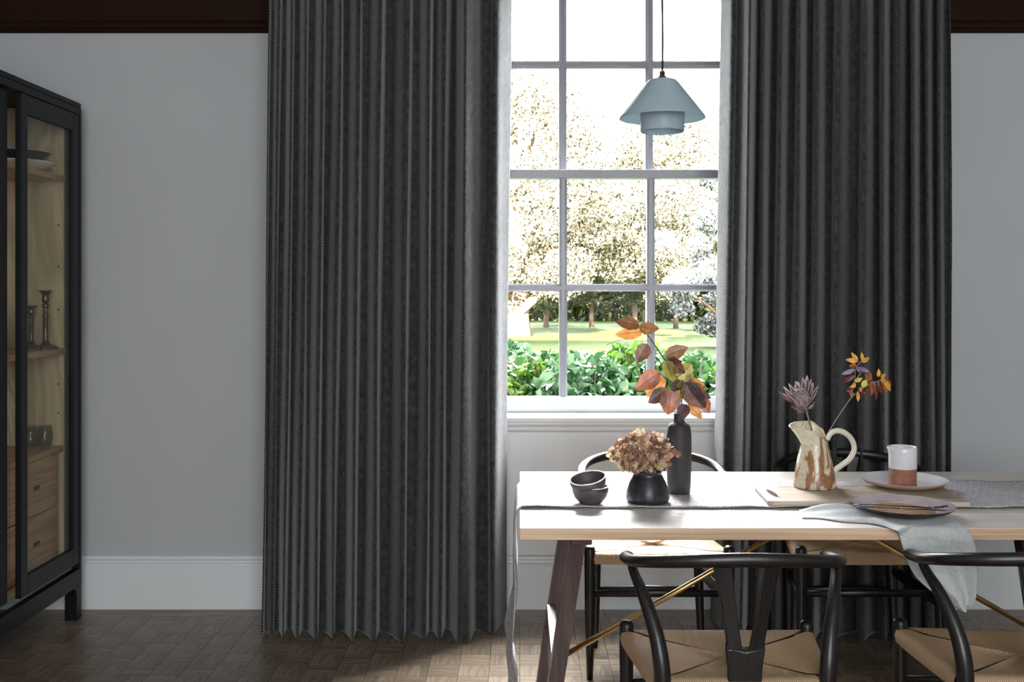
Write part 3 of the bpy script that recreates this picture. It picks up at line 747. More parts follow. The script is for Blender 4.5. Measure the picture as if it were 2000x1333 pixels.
def vein_leaf(name, c1, c2, trans=.3):
    M = Mat(name); tc = M.n.new('ShaderNodeTexCoord'); sp = M.n.new('ShaderNodeSeparateXYZ'); M.L(tc.outputs['UV'], sp.inputs[0])
    av = M.math('ABSOLUTE', M.math('SUBTRACT', sp.outputs[1], .5))
    rib = M.math('SINE', M.math('MULTIPLY', M.math('SUBTRACT', sp.outputs[0], M.math('MULTIPLY', av, .55)), 55.0))
    n = M.noise(M.coord('Object'), 45, 4); f = M.math('ADD', n, M.math('MULTIPLY', rib, .02))
    c = M.ramp(f, [(.3, c1), (.68, c2)]); mid = M.math('LESS_THAN', av, .022); c = M.mix(mid, c, tuple(x*.35 for x in c1))
    M.L(c, M.b.inputs['Base Color']); M.b.inputs['Roughness'].default_value = .32; bp = M.bump(rib, .10, .001)
    tl = M.n.new('ShaderNodeBsdfTranslucent'); M.L(c, tl.inputs[0]); mx = M.n.new('ShaderNodeMixShader'); mx.inputs[0].default_value = trans
    M.L(M.b.outputs[0], mx.inputs[1]); M.L(tl.outputs[0], mx.inputs[2]); M.L(mx.outputs[0], M.out.inputs[0]); return M.m
LM = {'r': vein_leaf('copper_leaf', (.13, .038, .018), (.28, .088, .038)), 'g': vein_leaf('golden_leaf', (.26, .10, .028), (.42, .19, .05), .32),
      'o': vein_leaf('olive_leaf', (.13, .11, .02), (.25, .21, .045), .35), 'd': vein_leaf('brown_leaf', (.055, .022, .012), (.13, .055, .03), .3),
      'b': vein_leaf('tan_leaf', (.10, .042, .018), (.22, .10, .035), .25), 'p': vein_leaf('plum_leaf', (.04, .02, .025), (.10, .06, .07), .15)}
def put_leaf(parent, pb, pt, w, key, tilt=0, curl=.25, fold=.15, seed=0, wave=.05, shape=.75, mats=LM):
    d = pt-pb; L = d.length; me = leaf_mesh(L, w, curl, fold, wave, seed, shape); me.materials.append(mats[key])
    o = bpy.data.objects.new('leaf', me); COL.objects.link(o); o.parent = parent
    x = d.normalized(); view = Vector((0, -1, 0)); z = (view-x*view.dot(x)).normalized(); y = z.cross(x)
    R = Matrix((x, y, z)).transposed().to_4x4(); R = R @ Matrix.Rotation(tilt, 4, 'X')
    o.matrix_local = Matrix.Translation(pb-parent.location) @ R; return o
br = thing('leaf_branch', 'branch of large copper and gold autumn leaves in the tall charcoal vase', 'branch', (VXc, VYc, ZR+.245))
def BW(px, py, dy=0): return W(px, py, VYc+dy)
def Bt(mb, name, mat, parent): 
    o = mb.build(name, mat, None, smooth=True); o.data.transform(Matrix.Translation(-parent.location)); o.parent = parent; return o
mb = MB()
mb.tube(cr([BW(1328, 830), BW(1330, 800), BW(1331, 765, -.01), BW(1320, 735), BW(1299, 705, .01), BW(1273, 666), BW(1256, 644, -.01), BW(1236, 628), BW(1222, 620)], 4), [.0022]*8+[.0018]*16+[.0013]*9, 7)
mb.tube(cr([BW(1273, 667), BW(1248, 666, .01), BW(1215, 664, .02), BW(1184, 674, .02)], 4), .0008, 6)
mb.tube(cr([BW(1331, 765, -.01), BW(1342, 752, .01), BW(1360, 748, .02)], 3), .0013, 6)
mb.tube(cr([BW(1331, 765, -.01), BW(1310, 750, -.03), BW(1290, 730, -.03)], 3), .0013, 6)
mb.tube(cr([BW(1331, 770, -.01), BW(1345, 780, .02), BW(1362, 786, .03)], 3), .0012, 6)
Bt(mb, 'stem', m_twig, br)
LV = [(1250, 637, 1204, 626, 27, 'b', .5, .3, .0), (1256, 647, 1203, 656, 27, 'g', -.4, .2, .02), (1247, 638, 1286, 647, 25, 'b', .4, .6, -.02), (1265, 672, 1244, 708, 28, 'd', .2, .3, .0),
      (1300, 697, 1343, 678, 27, 'b', -.3, .2, .02), (1304, 700, 1337, 731, 27, 'd', .3, .2, -.01), (1299, 705, 1318, 745, 27, 'o', -.3, .3, -.02), (1318, 742, 1352, 712, 38, 'o', .0, .2, .02),
      (1289, 726, 1242, 762, 34, 'r', .2, .2, -.02), (1298, 734, 1264, 776, 30, 'g', -.2, .3, .0), (1305, 762, 1267, 786, 28, 'd', .3, .2, -.03), (1311, 762, 1305, 811, 38, 'r', .0, .2, -.05),
      (1333, 742, 1324, 790, 20, 'o', .5, .1, -.02), (1336, 748, 1378, 798, 42, 'd', .1, .2, -.03), (1341, 748, 1377, 752, 24, 'g', -.5, .2, .02), (1358, 762, 1388, 780, 20, 'p', .6, .2, .0),
      (1368, 775, 1385, 807, 24, 'r', .2, .2, .01), (1343, 789, 1373, 818, 20, 'g', -.2, .3, .0), (1332, 744, 1312, 764, 22, 'p', .6, .2, -.01), (1341, 790, 1326, 817, 26, 'p', .5, .9, -.02), (1347, 748, 1380, 786, 20, 'p', -.4, .2, -.035), (1340, 745, 1352, 728, 18, 'o', .2, .2, .03)]
for i, (a, b_, c, d, w, k, tl, cu, dy) in enumerate(LV):
    put_leaf(br, BW(a, b_, dy), BW(c, d, dy-.012), w/640*1.05, k, tl, cu, .12, i, .06, .78)

# ------------------------------------------------------------------ serving board, jug, plates
m_board = wood('weathered_board', (.28, .21, .155), (.50, .42, .34), 0, .38, 1.0, 7, .2, .12)
def poly_slab(name, pts, z0, z1, mat, bev=.004):
    mb = MB().prism(pts, 'z', z0, z1); o = mb.build(name, mat)
    m = o.modifiers.new('b', 'BEVEL'); m.width = bev; m.segments = 3; m.limit_method = 'ANGLE'; return o
bp = []
def arc(cx_, cy_, r, a0, a1, n=5): return [(cx_+r*math.cos(a0+(a1-a0)*i/n), cy_+r*math.sin(a0+(a1-a0)*i/n)) for i in range(n+1)]
bp += arc(.735, 2.955, .02, PI, 1.5*PI)                                     # near left corner
bp += [(1.0, 2.935), (1.20, 2.928), (1.285, 2.922), (1.292, 2.93), (1.283, 2.955), (1.295, 2.99), (1.288, 3.03), (1.305, 3.07), (1.30, 3.11), (1.312, 3.16), (1.29, 3.172)]
bp += [(1.0, 3.175)]+arc(.745, 3.155, .02, .5*PI, PI)
ZBd = ZR+.016
sb = poly_slab('serving_board', bp, ZR+.0005, ZBd, m_board); tag(sb, 'long weathered wooden serving board on the runner under jug and plates', 'board')
hm = MB(); ov = [Vector((.752+.013*math.cos(t_), 3.045+.062*math.sin(t_), ZBd+.0004)) for t_ in np.linspace(0, 2*PI, 25)]
hm.tube(ov, [(.003, .0014)]*25, 8, up=(0, 0, 1), cap=False); hm.build('handle_slot_rim', m_board, sb, smooth=True)
MB().lathe([(0, 0), (1, 0), (1, .0006), (0, .0006)], 24, fn=lambda a, r, z: (.0115*r*math.cos(a), .059*r*math.sin(a), z), cap=False).build('slot_shade', m_walnut, sb, (.752, 3.045, ZBd+.0001))  # flat dark disc painted for the shade inside the handle recess
# jug
def drip():
    M = Mat('cream_drip_glaze'); v = M.coord('Object'); vs = M.coord('Object', (1, 1, .38))
    n1 = M.noise(vs, 17, 4, .6, .8); n2 = M.noise(v, 120, 3)
    base = M.ramp(n2, [(.3, (.52, .44, .30)), (.7, (.68, .62, .47))])
    sp = M.n.new('ShaderNodeSeparateXYZ'); M.L(v, sp.inputs[0])
    up = M.math('MULTIPLY', M.math('SUBTRACT', sp.outputs[2], .075), -.9); up = M.math('ABSOLUTE', up)
    f = M.math('ADD', n1, M.math('MULTIPLY', up, -1.0)); f = M.math('ADD', f, M.math('MULTIPLY', n2, .04))
    k = M.ramp(f, [(.47, (0, 0, 0)), (.51, (1, 1, 1))])
    c = M.mix(k, base, M.ramp(n2, [(.3, (.20, .085, .035)), (.7, (.36, .18, .08))]))
    M.L(c, M.b.inputs['Base Color']); M.b.inputs['Roughness'].default_value = .28; M.bump(k, .3, .001); return M.m
m_jug = drip(); m_cream = plain('cream_glaze', (.62, .57, .45), .28, var=.08)
JX, JY = (1591-CX)/636, F/636; JZ = ZBd+.0005
jug = thing('jug', 'cream pottery jug with brown drip glaze, wide spout and looped handle', 'jug', (JX, JY, JZ))
def rimz(a):   # a=0 handle side (+x), PI/2 back, PI spout, 3PI/2 front
    pts = [(0, .143), (.25*PI, .178), (.5*PI, .198), (.75*PI, .196), (PI, .186), (1.15*PI, .186), (1.35*PI, .178), (1.55*PI, .158), (1.8*PI, .142), (2*PI, .143)]
    for (p, v), (q, w) in zip(pts[:-1], pts[1:]):
        if p <= a <= q: t = (a-p)/(q-p); t = t*t*(3-2*t); return v+(w-v)*t
    return .143
def jugsurf(off):
    prof = [(.0, 0), (.060, 0), (.0635, .004), (.064, .012), (.060, .04), (.054, .075), (.046, .11), (.041, .13)]
    n = 64; rows = []
    for i in range(n):
        a = 2*PI*i/n; row = []
        for r, z in prof: row.append(((r-off*(r > .01))*math.cos(a), (r-off*(r > .01))*math.sin(a), max(z, .004 if off else 0)))
        zt = rimz(a); sp = max(0, math.cos(a-PI))**2; bk = max(0, math.cos(a-PI/2))**2
        for k in range(1, 7):
            t = k/6; z = .13+(zt-.13)*t; r = .041+sp*.040*t**1.3+bk*.006*t-.002*t
            row.append(((r-off)*math.cos(a), (r-off)*math.sin(a)*(1-.12*sp*t), z))
        rows.append(row)
    return rows
ro, ri = jugsurf(0), jugsurf(.004)
vs = []; n = 64
full = [o_+i_[::-1] for o_, i_ in zip(ro, ri)]; K = len(full[0])
for r in full: vs += r
fs = [(i*K+j, ((i+1) % n)*K+j, ((i+1) % n)*K+j+1, i*K+j+1) for i in range(n) for j in range(K-1)]
MB_ = MB(); MB_.add(vs, fs); MB_.build('body', m_jug, jug, smooth=True)
hp = [(.038, 0, .145), (.050, 0, .165), (.072, 0, .173), (.098, 0, .163), (.117, 0, .140), (.121, 0, .112), (.107, 0, .085), (.082, 0, .066), (.064, 0, .052), (.054, 0, .034)]
P = cr(hp, 4); MB().tube(P, [(.0085, .005)]*len(P), 12, up=(0, 1, 0)).build('handle', m_cream, jug, smooth=True)
# protea
pr_ = thing('protea', 'dried purple-brown protea flower standing in the drip-glazed jug', 'flower', (JX, JY, JZ+.17))
def JW(px, py, dy=0): return W(px, py, JY+dy)
m_pst = plain('protea_stem', (.16, .12, .11), .7, var=.4, scale=80, bump=.4); m_br = Mat('protea_bract'); tc_ = m_br.n.new('ShaderNodeTexCoord'); sp_ = m_br.n.new('ShaderNodeSeparateXYZ'); m_br.L(tc_.outputs['UV'], sp_.inputs[0])
ed_ = m_br.math('ABSOLUTE', m_br.math('SUBTRACT', sp_.outputs[1], .5)); ed_ = m_br.math('MAXIMUM', m_br.math('MULTIPLY', ed_, 2.0), m_br.math('SUBTRACT', m_br.math('MULTIPLY', sp_.outputs[0], 1.9), 1.0))
m_br.L(m_br.ramp(ed_, [(.45, (.16, .055, .06)), (.82, (.62, .52, .50))]), m_br.b.inputs['Base Color']); m_br.b.inputs['Roughness'].default_value = .6; m_br = m_br.m
m_core = Mat('protea_core'); v_ = m_core.coord('Object', (1, 1, .1)); f_ = m_core.noise(v_, 400, 2); m_core.L(m_core.ramp(f_, [(.35, (.06, .035, .05)), (.65, (.40, .30, .30))]), m_core.b.inputs['Base Color']); m_core.b.inputs['Roughness'].default_value = .8; m_core = m_core.m
st = cr([JW(1594, 925), JW(1588, 855), JW(1581, 825), JW(1574, 800), JW(1572, 795)], 4)
Bt(MB().tube(st, .0032, 9), 'stem', m_pst, pr_)
hb = JW(1571, 800); hd = (JW(1558, 750, -.030)-hb).normalized(); Q = hd.to_track_quat('Z', 'Y').to_matrix().to_4x4()
core = MB().lathe([(0, 0), (.012, .002), (.022, .014), (.0265, .030), (.0255, .046), (.019, .059), (.009, .065), (0, .066)], 24, cap=False).build('flower_core', m_core, pr_, smooth=True)
core.matrix_local = Matrix.Translation(hb-pr_.location) @ Q @ Matrix.Translation((0, 0, .006))
bms = []
for k in range(4):
    me = leaf_mesh(1.0, .15+.03*k, -.3, .30, .03, k, 1.25); me.materials.append(m_br); bms.append(me)
for ringi, (nb, L, spread, z) in enumerate([(8, .070, .42, .010), (11, .076, .66, .006), (12, .070, .92, .003), (12, .034, 1.15, .0), (9, .020, 1.4, -.003)]):
    for k in range(nb):
        a = 2*PI*k/nb+ringi*.37+random.uniform(-.12, .12); sp_ = spread+random.uniform(-.12, .12)
        o = bpy.data.objects.new('bract', bms[random.randrange(4)]); COL.objects.link(o); o.parent = pr_
        M_ = Matrix.Rotation(a, 4, 'Z') @ Matrix.Translation((.007, 0, z)) @ Matrix.Rotation(-(PI/2-sp_), 4, 'Y') @ Matrix.Scale(L*random.uniform(.85, 1.12)*(.42 if (ringi < 3 and (Q.to_3x3() @ Vector((math.cos(a), math.sin(a), 0))).y < -.45) else 1.18), 4)
        o.matrix_local = Matrix.Translation(hb-pr_.location) @ Q @ M_
# leafy twig
tw = thing('leafy_twig', 'thin twig of small orange and purple leaves leaning out of the jug', 'branch', (JX, JY, JZ+.15))
mb = MB(); J1 = JW(1662, 778)
mb.tube(cr([JW(1597, 925), JW(1609, 865), JW(1630, 825), JW(1650, 795), J1], 4), .0014, 7)
mb.tube(cr([J1, JW(1669, 745, .01), JW(1672, 720), JW(1682, 706)], 4), .0011, 6)
mb.tube(cr([J1, JW(1690, 755), JW(1715, 745, -.01), JW(1727, 738)], 4), .0011, 6)
mb.tube(cr([JW(1669, 745, .01), JW(1690, 722, .01), JW(1703, 735)], 4), .0009, 6)
Bt(mb, 'stem', plain('pale_twig', (.30, .24, .17), .6, var=.3), tw)
SM = {'g': vein_leaf('amber_leaf', (.55, .25, .03), (.72, .40, .06), .4), 'r': vein_leaf('russet_leaf', (.20, .045, .015), (.42, .13, .03), .4), 'p': vein_leaf('violet_leaf', (.10, .07, .12), (.34, .28, .38), .2), 'y': vein_leaf('yellow_leaf', (.50, .42, .05), (.66, .56, .12), .5), 'd': vein_leaf('maroon_leaf', (.06, .012, .01), (.15, .035, .02), .3)}
TL = [(1675, 708, 1664, 688, 'g'), (1676, 706, 1654, 703, 'g'), (1683, 706, 1685, 688, 'g'), (1683, 708, 1700, 698, 'g'), (1673, 714, 1659, 716, 'r'), (1671, 722, 1645, 732, 'p'), (1673, 718, 1682, 727, 'p'), (1674, 718, 1700, 727, 'p'),
      (1668, 733, 1649, 748, 'd'), (1669, 745, 1685, 740, 'y'), (1668, 752, 1658, 762, 'g'), (1666, 760, 1652, 765, 'd'), (1664, 765, 1662, 775, 'r'), (1674, 765, 1678, 785, 'g'), (1684, 757, 1693, 742, 'y'),
      (1690, 730, 1705, 742, 'r'), (1690, 754, 1686, 770, 'd'), (1697, 752, 1702, 775, 'd'), (1704, 748, 1703, 772, 'r'), (1712, 747, 1711, 783, 'd'), (1716, 745, 1724, 771, 'd'), (1715, 737, 1717, 721, 'g'), (1720, 738, 1730, 731, 'g'),
      (1720, 744, 1731, 744, 'g'), (1727, 740, 1741, 755, 'r'), (1726, 742, 1741, 765, 'g'), (1700, 744, 1690, 733, 'r'), (1708, 745, 1699, 757, 'r'), (1722, 748, 1735, 766, 'r'), (1678, 758, 1690, 768, 'g'), (1664, 758, 1672, 748, 'g')]
for i, (a, b_, c, d, k) in enumerate(TL):
    dy = random.uniform(-.02, .02); put_leaf(tw, JW(a, b_, dy), JW(c, d, dy+random.uniform(-.006, .006)), random.uniform(.012, .017), k, random.uniform(-.5, .5), random.uniform(.1, .6), .2, i, .04, .85, SM)
# plates
m_pw = plain('white_glaze', (.66, .66, .68), .22, var=.03); m_raw = plain('bisque_clay', (.45, .33, .24), .6, var=.1)
def plate(name, loc, R, mt, mbot, label, hgt=.024, ox=1.0):
    t = thing(name, label, 'plate', loc)
    MB().lathe([(0, .005), (R*.62, .006), (R*.75, .009), (R*.9, hgt-.006), (R, hgt)], 64, cap=False).build('well', mt, t, smooth=True)
    MB().lathe([(0, 0), (R*.6, 0), (R*.68, .002), (R*.9, hgt-.011), (R*.995, hgt-.002), (R, hgt)], 64, cap=False).build('underside', mbot, t, smooth=True)
    return t
P1 = ((1765-CX)/632, F/632)
plate('plate', (*P1, ZBd+.0005), .130, m_pw, m_raw, 'pale round plate on the serving board, under the two-tone cup', .023)
P2 = ((1764-CX)/702, F/702)
m_lil = plain('lilac_glaze', (.44, .36, .38), .2, var=.1); m_dk = plain('dark_plate_clay', (.03, .022, .024), .4, var=.2)
m_tan = plain('tan_glaze', (.36, .20, .10), .18, var=.2)
p2 = plate('plate', (P2[0], P2[1], TZ+.009), .137, m_lil, m_dk, 'dark plate with lilac rim and tan centre on the grey napkin, carrying cutlery', .024)
MB().lathe([(0, .0066), (.080, .0072), (.084, .0078)], 48, cap=False).build('well_glaze', m_tan, p2, smooth=True)
# cup
m_terra = plain('terracotta', (.26, .105, .065), .6, var=.15, scale=60, bump=.15)
cup = thing('cup', 'cylinder cup, white above and terracotta below, on the pale plate', 'cup', ((1763-CX)/640, F/640, ZBd+.0066))
R_ = .0405; hc = .122; zsplit = .056
MB().lathe([(0, 0), (R_-.002, 0), (R_, .003), (R_, zsplit)], 48, cap=False).build('lower_body', m_terra, cup, smooth=True)
def spout(a, r, z):
    k = max(0, math.cos(a-PI*1.02))**10*max(0, (z-.098)/.024)*.007 if z > .098 else 0
    return ((r+k)*math.cos(a), (r+k)*math.sin(a), z)
MB().lathe([(R_, zsplit), (R_+.0009, zsplit+.0008), (R_+.0009, .098), (R_+.0009, .108), (R_+.0008, hc-.001), (R_-.0005, hc), (R_-.002, hc-.001), (R_-.0025, .108), (R_-.0025, .098), (R_-.003, .01), (0, .009)], 64, cap=False, fn=spout).build('glazed_top', m_pw, cup, smooth=True)
# cutlery
m_steel = plain('dark_steel', (.10, .09, .10), .25, 1.0, var=.2)
def on(px, py, z): return T(px, py, z)
zr = TZ+.009+.0245
a = on(1667, 986.5, zr+.003); c = on(1852, 992, zr+.004)
fk = thing('fork', 'dark metal fork lying across the lilac-rimmed plate', 'fork', tuple(a))
d = (c-a); Lf = d.length; ang = math.atan2(d.y, d.x)
def cut(mb, name, parent, mat): return mb.build(name, mat, parent, smooth=True)
fk.rotation_euler.z = ang
cut(MB().tube([(0, 0, 0), (.02, 0, .001), (.09, 0, .001), (Lf-.075, 0, .000)], [(.0035, .0012), (.0055, .0015), (.0035, .0018), (.0022, .0018)], 10, up=(0, 0, 1)), 'handle', fk, m_steel)
cut(MB().tube([(Lf-.078, 0, 0), (Lf-.065, 0, -.001), (Lf-.05, 0, -.002), (Lf-.042, 0, -.001)], [(.002, .0015), (.009, .0012), (.0115, .001), (.0115, .0009)], 10, up=(0, 0, 1)), 'neck', fk, m_steel)
for k in range(4):
    y = (k-1.5)*.0066; cut(MB().tube([(Lf-.044, y, -.001), (Lf-.02, y*1.05, .001), (Lf, y*1.1, .006)], [(.0015, .001), (.0013, .001), (.0006, .0006)], 8, up=(0, 0, 1)), 'tine', fk, m_steel)
a = on(1672, 990.5, zr+.002); c = on(1858, 1000, zr-.001)
kn = thing('knife', 'dark metal knife lying beside the fork on the lilac-rimmed plate', 'knife', tuple(a)); d = (c-a); Lk = d.length; kn.rotation_euler.z = math.atan2(d.y, d.x)
cut(MB().tube([(0, 0, 0), (.01, 0, 0), (.10, 0, 0), (.115, 0, 0)], [(.003, .001), (.005, .002), (.004, .002), (.003, .0015)], 10, up=(0, 0, 1)), 'handle', kn, m_steel)
cut(MB().tube([(.112, 0, 0), (.125, 0, 0), (Lk-.02, -.002, 0), (Lk-.003, -.003, 0)], [(.003, .0011), (.0085, .0007), (.009, .0006), (.001, .0004)], 10, up=(0, 0, 1)), 'blade', kn, m_steel)
# napkin
def napkin():
    tz = TZ+.003
    def e(px, py, Y): return W(px, py, Y)
    secs = [(T(1560, 997, tz+.004), T(1566, 1012, tz)), (T(1592, 990, tz+.008), T(1600, 1013, tz)), (T(1625, 986, tz+.010), T(1650, 1020, tz)), (T(1670, 992, tz+.005), T(1692, 1022, tz)),
            (T(1720, 996, tz), T(1722, 1027, tz+.001)), (T(1775, 1000, tz), T(1742, 1034, tz+.001)),
            (T(1835, 1007, tz), T(1752, 1038, tz+.002)), (T(1872, 1022, tz+.002), W(1756, 1046, 2.688)), (W(1896, 1045, 2.680), W(1762, 1066, 2.684)), (W(1907, 1075, 2.672), W(1770, 1092, 2.684)),
            (W(1911, 1110, 2.668), W(1786, 1124, 2.682)), (W(1909, 1140, 2.670), W(1812, 1150, 2.680)), (W(1907, 1160, 2.672), W(1834, 1164, 2.678)), (W(1904, 1176, 2.674), W(1845, 1180, 2.676)), (W(1896, 1186, 2.674), W(1858, 1188, 2.676))]
    A_ = cr([a for a, b_ in secs], 5); B_ = cr([b_ for a, b_ in secs], 5); n = 18; P = []; UV = []
    N = len(A_)
    for i in range(N):
        row = []; uv = []; q = i/(N-1)
        for j in range(n+1):
            v = j/n; p = A_[i].lerp(B_[i], v); env = math.sin(PI*v)**.7
            if q < .5:
                k = min(1, q*6)
                under = 1-math.exp(-((q-.40)/.13)**2)*.9
                f = .030*max(0, math.sin(v*PI*2.3+q*6-.4))**1.3+.008*math.sin(v*9+q*21)
                if q > .3: f *= max(.1, (v-.35)*1.6) if under < .9 else 1
                p.z += max(0, f)*env*k*under
            else:
                k = min(1, (q-.5)*5); w = math.sin(v*PI*2.4+q*3+.6)
                p.y += -(.030*w*env*k)-.012*k*env-.006*math.sin(v*17+q*9)*env*k
                if q < .62: p.z += .012*env*max(0, math.sin(v*PI*2+.8))*(1-(q-.5)/.12)
                p.z = max(p.z, 0)
            if p.y > TY0-.004 and p.z < TZ+.0028: p.z = TZ+.0028
            if p.y > TY0-.006 and p.z < TZ: p.y = TY0-.006
            row.append(p); uv.append((q*.5, v*.2))
        P.append(row); UV.append(uv)
    o = grid_obj('napkin', P, m_napkin, thick=.0014, UV=UV, subsurf=1, offset=0)
    tag(o, 'crumpled grey linen napkin under the dark plate, hanging over the table edge', 'napkin')
napkin()
# ------------------------------------------------------------------ pendant lamp
def shade_mat():
    M = Mat('blue_white_bone_china'); v = M.coord('Object'); f = M.noise(v, 6, 3)
    c = M.ramp(f, [(.3, (.48, .59, .65)), (.7, (.58, .69, .74))]); M.L(c, M.b.inputs['Base Color']); M.b.inputs['Roughness'].default_value = .4
    tl = M.n.new('ShaderNodeBsdfTranslucent'); M.L(c, tl.inputs[0]); mx = M.n.new('ShaderNodeMixShader'); mx.inputs[0].default_value = .4
    M.L(M.b.outputs[0], mx.inputs[1]); M.L(tl.outputs[0], mx.inputs[2]); M.L(mx.outputs[0], M.out.inputs[0]); return M.m
m_sh = shade_mat()
pl = thing('pendant_lamp', 'pale blue china pendant lamp hanging before the window', 'lamp', ((1293.5-CX)/641, 3.12, 2.012))
MB().lathe([(.012, .0), (.034, .0), (.043, -.003), (.050, -.011), (.128, -.112), (.131, -.119), (.127, -.118), (.047, -.014), (.034, -.006), (.012, -.005)], 72, cap=False).build('outer_shade', m_sh, pl, smooth=True)
MB().lathe([(.066, -.035), (.067, -.155), (.065, -.160), (.0635, -.155), (.0625, -.035)], 56, cap=False).build('inner_shade', m_sh, pl, smooth=True)
MB().lathe([(0, 0), (.016, 0), (.016, .005), (.011, .010), (.0085, .012), (.0085, .024), (.006, .026), (0, .026)], 24, cap=False).build('brass_fitter', m_dbrass, pl, smooth=True)
cp = [(.0012*math.sin(z*14), .0008*math.cos(z*11), z) for z in np.linspace(.026, ZC-2.012-.03, 60)]
MB().tube(cp, .0032, 8).build('cord', plain('dark_cord', (.03, .02, .02), .8, var=.5, scale=200), pl, smooth=True)
MB().lathe([(0, 0), (.05, 0), (.05, -.012), (.02, -.03), (0, -.03)], 32, cap=False).build('ceiling_rose', m_dbrass, pl, (0, 0, ZC-2.012-.0005), smooth=True)
MB().lathe([(0, -.10), (.014, -.097), (.026, -.08), (.028, -.068), (.018, -.045), (.013, -.03), (.013, 0.0), (0, 0)], 24, cap=False).build('bulb', plain('bulb_glass', (.8, .8, .78), .2), pl, smooth=True)
# ------------------------------------------------------------------ garden
GZ = -.3
def lawn_mat():
    M = Mat('lawn_grass'); v = M.coord('Object'); vs = M.coord('Object', (1, .35, 1))
    n = M.math('ADD', M.math('MULTIPLY', M.noise(v, .35, 4), .5), M.math('MULTIPLY', M.noise(vs, 9, 5, .7), .5))
    M.L(M.ramp(n, [(.3, (.019, .033, .006)), (.7, (.034, .050, .012))]), M.b.inputs['Base Color']); M.b.inputs['Roughness'].default_value = .9
    M.b.inputs['Specular IOR Level'].default_value = .1; M.bump(M.noise(vs, 30, 4), .8, .05); return M.m
P = []
for i in range(41):
    row = []
    for j in range(41):
        x = -40+j*2; y = 4.76+i*2.4; row.append((x, y, GZ+(.12*math.sin(x*.13)*math.sin(y*.11) if y > 12 else 0)))
    P.append(row)
o = grid_obj('ground', P, lawn_mat()); o['kind'] = 'structure'
def soup(name, cen, size, nrm_up, mat, parent, aspect=1.8, seed=0, droop=.0, kind='stuff', sm=False):
    """many separate small leaves (folded, 4 triangles each) joined in one part"""
    rs = np.random.RandomState(seed); n = len(cen)
    nr = rs.normal(size=(n, 3)); nr[:, 2] += nrm_up; nr /= np.linalg.norm(nr, axis=1)[:, None]
    t = rs.normal(size=(n, 3)); t[:, 2] -= droop; t -= nr*np.sum(t*nr, axis=1)[:, None]; t /= np.linalg.norm(t, axis=1)[:, None]
    b_ = np.cross(nr, t); s = size*rs.uniform(.6, 1.3, n)[:, None]; w = s/aspect
    p0 = cen-t*s*.5; p1 = cen-t*s*.08+b_*w*.5+nr*w*.18; p2 = cen+t*s*.5; p3 = cen-t*s*.08-b_*w*.5+nr*w*.18; p4 = cen+t*s*.22+b_*w*.36+nr*w*.1; p5 = cen+t*s*.22-b_*w*.36+nr*w*.1
    V = np.stack([p0, p1, p4, p2, p5, p3], axis=1).reshape(-1, 3)
    fq = np.array([[0, 1, 2, 3], [0, 3, 4, 5]]); idx = (np.arange(n)[:, None, None]*6+fq[None]).reshape(-1)
    me = bpy.data.meshes.new(name); me.vertices.add(len(V)); me.vertices.foreach_set('co', V.ravel().astype(np.float32))
    me.loops.add(len(idx)); me.loops.foreach_set('vertex_index', idx.astype(np.int32)); nf = n*2
    me.polygons.add(nf); me.polygons.foreach_set('loop_start', (np.arange(nf)*4).astype(np.int32)); me.update(calc_edges=True); me.validate()
    o = link(name, me, mat, parent)
    if kind: o['kind'] = kind
    return o
# shrubs of the bed below the window
m_sg = [leafmat('shrub_leaf_bright', (.012, .05, .004), (.085, .15, .02), .35, .35, island=True), leafmat('shrub_leaf_blue', (.010, .04, .012), (.07, .13, .06), .3, .3, island=True), leafmat('shrub_leaf_deep', (.006, .028, .005), (.03, .08, .017), .35, .35, island=True)]
m_bark = plain('bark', (.16, .10, .06), .9, var=.4, scale=6, bump=.5, bs=20)
m_bark_sun = plain('sunlit_bark', (.10, .065, .038), .9, var=.4, scale=2, bump=.6, bs=9)
protos = []
for k in range(3):
    rs = np.random.RandomState(20+k); n = 1500
    t = thing('leafy_shrub', 'x', 'shrub', (0, 0, GZ))
    a_ = rs.uniform(0, 2*PI, n); r_ = rs.uniform(0, 1, n)**.5
    side_ = rs.uniform(0, 1, n) < .35; r_ = np.where(side_, rs.uniform(.85, 1.05, n), r_)
    top_ = 1.08*(1-.22*r_**3)+.05*np.sin(a_*3+k)*r_
    z_ = np.where(side_, rs.uniform(.1, .95, n)*top_, top_*rs.uniform(.86, 1.03, n))
    c = np.stack([r_*.46*np.cos(a_), r_*.42*np.sin(a_), z_], axis=1)
    soup('foliage', c, .09, .9, m_sg[k], t, 1.7, 30+k, .3)
    mb = MB()
    for q in range(9):
        a = q*.7+k; mb.tube([(0, 0, 0), (.2*math.cos(a), .16*math.sin(a), .5), (.38*math.cos(a), .3*math.sin(a), .95+.16*(q % 3 == 0))], [.008, .005, .0012], 5)
    mb.build('stem', m_bark, t); protos.append(t)
ORD = ['first', 'second', 'third', 'fourth', 'fifth', 'sixth', 'seventh', 'eighth', 'ninth', 'tenth', 'eleventh', 'twelfth']
spots = []
rr = random.Random(3)
for row, (y, xs) in enumerate([(7.3, np.arange(-1.6, 3.4, .52)), (8.3, np.arange(-1.9, 4.0, .56))]):
    for x in xs: spots.append((x+rr.uniform(-.1, .1), y+rr.uniform(-.15, .15)))
